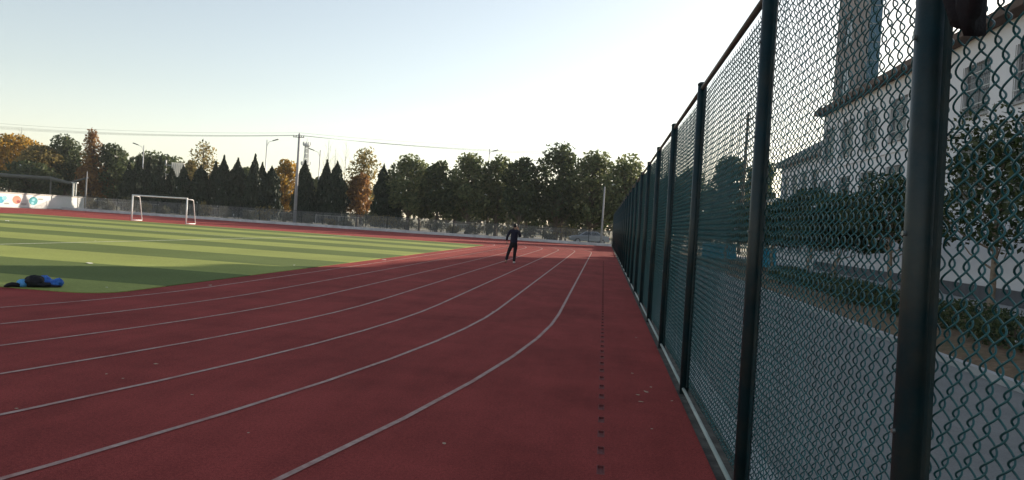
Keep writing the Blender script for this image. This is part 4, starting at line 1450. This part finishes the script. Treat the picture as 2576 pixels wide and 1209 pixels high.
skin_obj('hair', [(0.010, -0.005, 1.555, (0.062, 0.045)), (0.012, 0.005, 1.60, (0.084, 0.075)), (0.014, 0.025, 1.66, (0.090, 0.092)), (0.014, 0.04, 1.71, (0.072, 0.082)), (0.014, 0.05, 1.735, (0.03, 0.04))], [(0, 1), (1, 2), (2, 3), (3, 4)], M_HAIR, person)
for s_ in (-1, 1):
    skin_obj('ear', [(0.014 + s_ * 0.078, 0.05, 1.585, 0.012), (0.014 + s_ * 0.084, 0.045, 1.615, 0.014)], [(0, 1)], M_SKIN, person, 1)

# ------------------------------------------------------------------ clothes left on the turf
def lump(name, parts, m, parent=None, seed=0, seg=(40, 26), amp=0.20, freq=8.0):
    """one crumpled cloth mass: a union of displaced domes"""
    V_, F_ = [], []
    for (cx, cy, cz, rx_, ry_, rz_) in parts:
        n0 = len(V_)
        nu, nv = seg
        for i in range(nv + 1):
            ph = math.pi * i / nv
            for j in range(nu):
                th = 2 * math.pi * j / nu
                d = Vector((math.sin(ph) * math.cos(th), math.sin(ph) * math.sin(th), math.cos(ph)))
                f_ = 1 + amp * mnoise.noise(Vector((d.x * rx_ * freq + seed, d.y * ry_ * freq + cx * 5, d.z * rz_ * freq + cy * 5))) + amp * 0.8 * mnoise.noise(Vector((d.x * 4 + seed * 3, d.y * 4, d.z * 4)))
                # folds
                f_ += 0.06 * math.sin(th * 5 + d.z * 4 + seed)
                p = Vector((cx + d.x * rx_ * f_, cy + d.y * ry_ * f_, cz + d.z * rz_ * f_))
                p.z = max(p.z, 0.003 + 0.002 * math.sin(th * 3))
                V_.append(p)
        for i in range(nv):
            for j in range(nu):
                F_.append((n0 + i * nu + j, n0 + (i + 1) * nu + j, n0 + (i + 1) * nu + (j + 1) % nu, n0 + i * nu + (j + 1) % nu))
    me = np_mesh(name, np.array([tuple(p) for p in V_]), np.array(F_), True)
    return link(name, me, m, parent)


M_BCLOTH = mat('bright_blue_cloth', (0.012, 0.085, 0.46), 0.6, 0.35, 14, 0.5, 30, col2=(0.05, 0.22, 0.68))
M_LBLUE = mat('light_blue_cloth', (0.10, 0.34, 0.68), 0.6, 0.25, 14)
M_BKCLOTH = mat('black_cloth', (0.006, 0.006, 0.009), 0.7, 0.4, 10, 0.5, 30)
hp = empty('blue_jacket', (-10.12, 12.78, 0.012), R(42))
hp.scale = (1.0, 1.0, 0.97)
tag(hp, 'bright blue jacket crumpled on the turf under a black bag', 'jacket')
lump('body', [(0.24, 0.02, 0.055, 0.18, 0.13, 0.075), (0.13, 0.06, 0.11, 0.11, 0.10, 0.10)], M_BCLOTH, hp, 1.0)
lump('sleeve', [(0.36, -0.01, 0.075, 0.085, 0.09, 0.085)], M_BCLOTH, hp, 2.0)
lump('lining', [(-0.20, -0.05, 0.065, 0.085, 0.09, 0.075)], M_LBLUE, hp, 3.0)
bg = empty('black_bag', (-10.12, 12.78, 0.012), R(42))
bg.scale = (1.0, 1.0, 1.0)
tag(bg, 'slumped black bag lying on a blue jacket on the turf', 'bag')
lump('body', [(-0.02, -0.06, 0.09, 0.155, 0.13, 0.125), (0.08, -0.10, 0.045, 0.17, 0.09, 0.05), (0.26, -0.11, 0.02, 0.16, 0.06, 0.022)], M_BKCLOTH, bg, 4.0)
lump('flap', [(0.02, -0.02, 0.15, 0.10, 0.09, 0.05)], M_BKCLOTH, bg, 5.0)
stp = MB().tube([(-0.20, -0.10, 0.025), (-0.28, -0.09, 0.04), (-0.36, -0.08, 0.045), (-0.43, -0.09, 0.03), (-0.48, -0.10, 0.012)], [0.03, 0.04, 0.045, 0.035, 0.012], 8)
stp.build('strap', M_BKCLOTH, bg, smooth=True)

# ------------------------------------------------------------------ dark jacket hung on the tall fence
def hung_jacket():
    root = empty('hung_jacket', (0.86, 2.13, 2.33))
    tag(root, 'dark garment hung on the chain-link fence beside the tall post', 'jacket')
    nu, nv = 26, 22
    V_, F_ = [], []
    for side in (0, 1):
        for i in range(nv):
            v_ = i / (nv - 1)
            for j in range(nu):
                u_ = j / (nu - 1)
                yy = 0.16 - 0.30 * u_
                low = -0.01 + 0.035 * math.sin(u_ * 6.5 + 0.6) + (0.05 if u_ < 0.25 else 0.0) + 0.20 * max(0.0, u_ - 0.55) * 1.2 - 0.03 * (0.25 < u_ < 0.6)
                zz = low + (0.62 - low) * v_
                fold = 0.022 * math.sin(u_ * 15 + 1.0 + v_ * 1.2) + 0.012 * math.sin(u_ * 31 + v_ * 3)
                xx = 0.045 + fold * (1 - 0.5 * v_) - (0.030 if side == 0 else -0.02)
                edge = min(u_, 1 - u_, v_ + 0.02) * 8
                if side == 0:
                    xx += 0.03 * (1 - min(1, edge))
                V_.append((xx, yy, zz))
    idx = np.arange(2 * nu * nv).reshape(2, nv, nu)
    for side in (0, 1):
        a = idx[side]
        q = np.stack([a[:-1, :-1], a[:-1, 1:], a[1:, 1:], a[1:, :-1]], -1).reshape(-1, 4)
        F_.append(q if side == 0 else q[:, ::-1])
    for a, b in ((idx[0][0, :], idx[1][0, :]), (idx[0][-1, :], idx[1][-1, :])):
        F_.append(np.stack([a[:-1], b[:-1], b[1:], a[1:]], -1))
    for a, b in ((idx[0][:, 0], idx[1][:, 0]), (idx[0][:, -1], idx[1][:, -1])):
        F_.append(np.stack([a[:-1], a[1:], b[1:], b[:-1]], -1))
    link('cloth', np_mesh('cloth', np.array(V_), np.concatenate(F_), True), mat('plum_black_cloth', (0.010, 0.008, 0.011), 0.85, 0.3, 20, 0.4, 60), root)
    MB().tube([(0.05, 0.02, 0.62), (0.07, 0.02, 0.68), (0.09, 0.02, 0.66)], 0.006, 6).build('hanging_loop', M_BKCLOTH, root)


hung_jacket()

# ------------------------------------------------------------------ litter
M_PAPER = mat('paper', (0.66, 0.66, 0.62), 0.8, 0.1, 20)
M_LEAF = mat('dry_leaf', (0.42, 0.33, 0.24), 0.8, 0.3, 20)


def scrap(name, label, group, p, r, m, seed):
    rr = random.Random(seed)
    n = 9
    mb = MB()
    mb.v.append((0, 0, r * 0.35))
    for j in range(n):
        a = 2 * math.pi * j / n
        q = r * rr.uniform(0.55, 1.2)
        mb.v.append((math.cos(a) * q * 1.3, math.sin(a) * q, rr.uniform(0.003, r * 0.4)))
    mb.f += [(0, 1 + j, 1 + (j + 1) % n) for j in range(n)]
    o = mb.build(name, m)
    md = o.modifiers.new('thick', 'SOLIDIFY')
    md.thickness = 0.002
    o.location = p
    o.rotation_euler.z = rr.uniform(0, 6)
    tag(o, label, 'litter', group)


def gpt(px, py, z=0.0):
    d = CAM_F + CAM_X * ((px - 1288) / 1935) - CAM_Y * ((py - 604.5) / 1935)
    q = CAM_POS + d * ((z - CAM_POS.z) / d.z)
    return (q.x, q.y, z)


for i, (px, py, r) in enumerate(((225, 664, 0.075), (268, 724, 0.025), (18, 557, 0.11), (240, 607, 0.03), (740, 668, 0.03))):
    scrap('paper_scrap', 'small white scrap of paper lying on the striped turf', 'paper scraps on the turf', gpt(px, py, 0.013), r, M_PAPER, i)
scrap('paper_scrap', 'crumpled white paper at the edge between turf and track', None, gpt(966, 655, 0.001), 0.07, M_PAPER, 40)
for i, (px, py, r) in enumerate(((391, 917, .028), (268, 942, .016), (309, 953, .012), (483, 994, .016), (42, 1029, .016), (1117, 1117, .022), (940, 917, .02), (1240, 785, .03), (1625, 987, .03), (1605, 995, .025), (1612, 1012, .025), (1637, 975, .02), (528, 719, .05), (1640, 1080, .012), (1600, 850, .02), (1655, 880, .018), (625, 1090, .012), (1690, 1010, 0.02), (1590, 940, 0.018))):
    scrap('fallen_leaf', 'small pale dry leaf lying on the red track', 'dry leaves on the track', gpt(px, py, 0.001), r * 0.8, M_LEAF, 60 + i)

# ------------------------------------------------------------------ distant wood closing the view under the crowns
rw = np.random.default_rng(9)
nw = 22000
wx = rw.uniform(-260, 120, nw)
env = 7.5 + 2.2 * np.sin(wx * 0.11) + 1.4 * np.sin(wx * 0.31 + 1) + 0.8 * np.sin(wx * 0.9)
wz = env * rw.uniform(0, 1, nw) ** 0.8
wyy = 165 + rw.uniform(-6, 6, nw)
wd_ = link('distant_wood', leaf_mesh(np.stack([wx, wyy, wz], -1), 0.75, 0.6, 0.0, 4), leaf_mat('distant_leaf', [(0.06, 0.075, 0.045), (0.10, 0.11, 0.06), (0.15, 0.13, 0.07)], 0.3))
tag(wd_, kind='stuff')

# ------------------------------------------------------------------ thin autumn haze over the whole place
hz = MB().box(-1210, 1210, -310, 1510, -1.03, 60)
hm = bpy.data.materials.new('haze_air')
hm.use_nodes = True
hm.node_tree.nodes.remove(hm.node_tree.nodes['Principled BSDF'])
pvl = hm.node_tree.nodes.new('ShaderNodeVolumePrincipled')
pvl.inputs['Color'].default_value = (0.86, 0.92, 0.95, 1)
pvl.inputs['Density'].default_value = 0.00025
hm.node_tree.links.new(pvl.outputs[0], hm.node_tree.nodes['Material Output'].inputs['Volume'])
ho = hz.build('haze', hm)
tag(ho, kind='stuff')
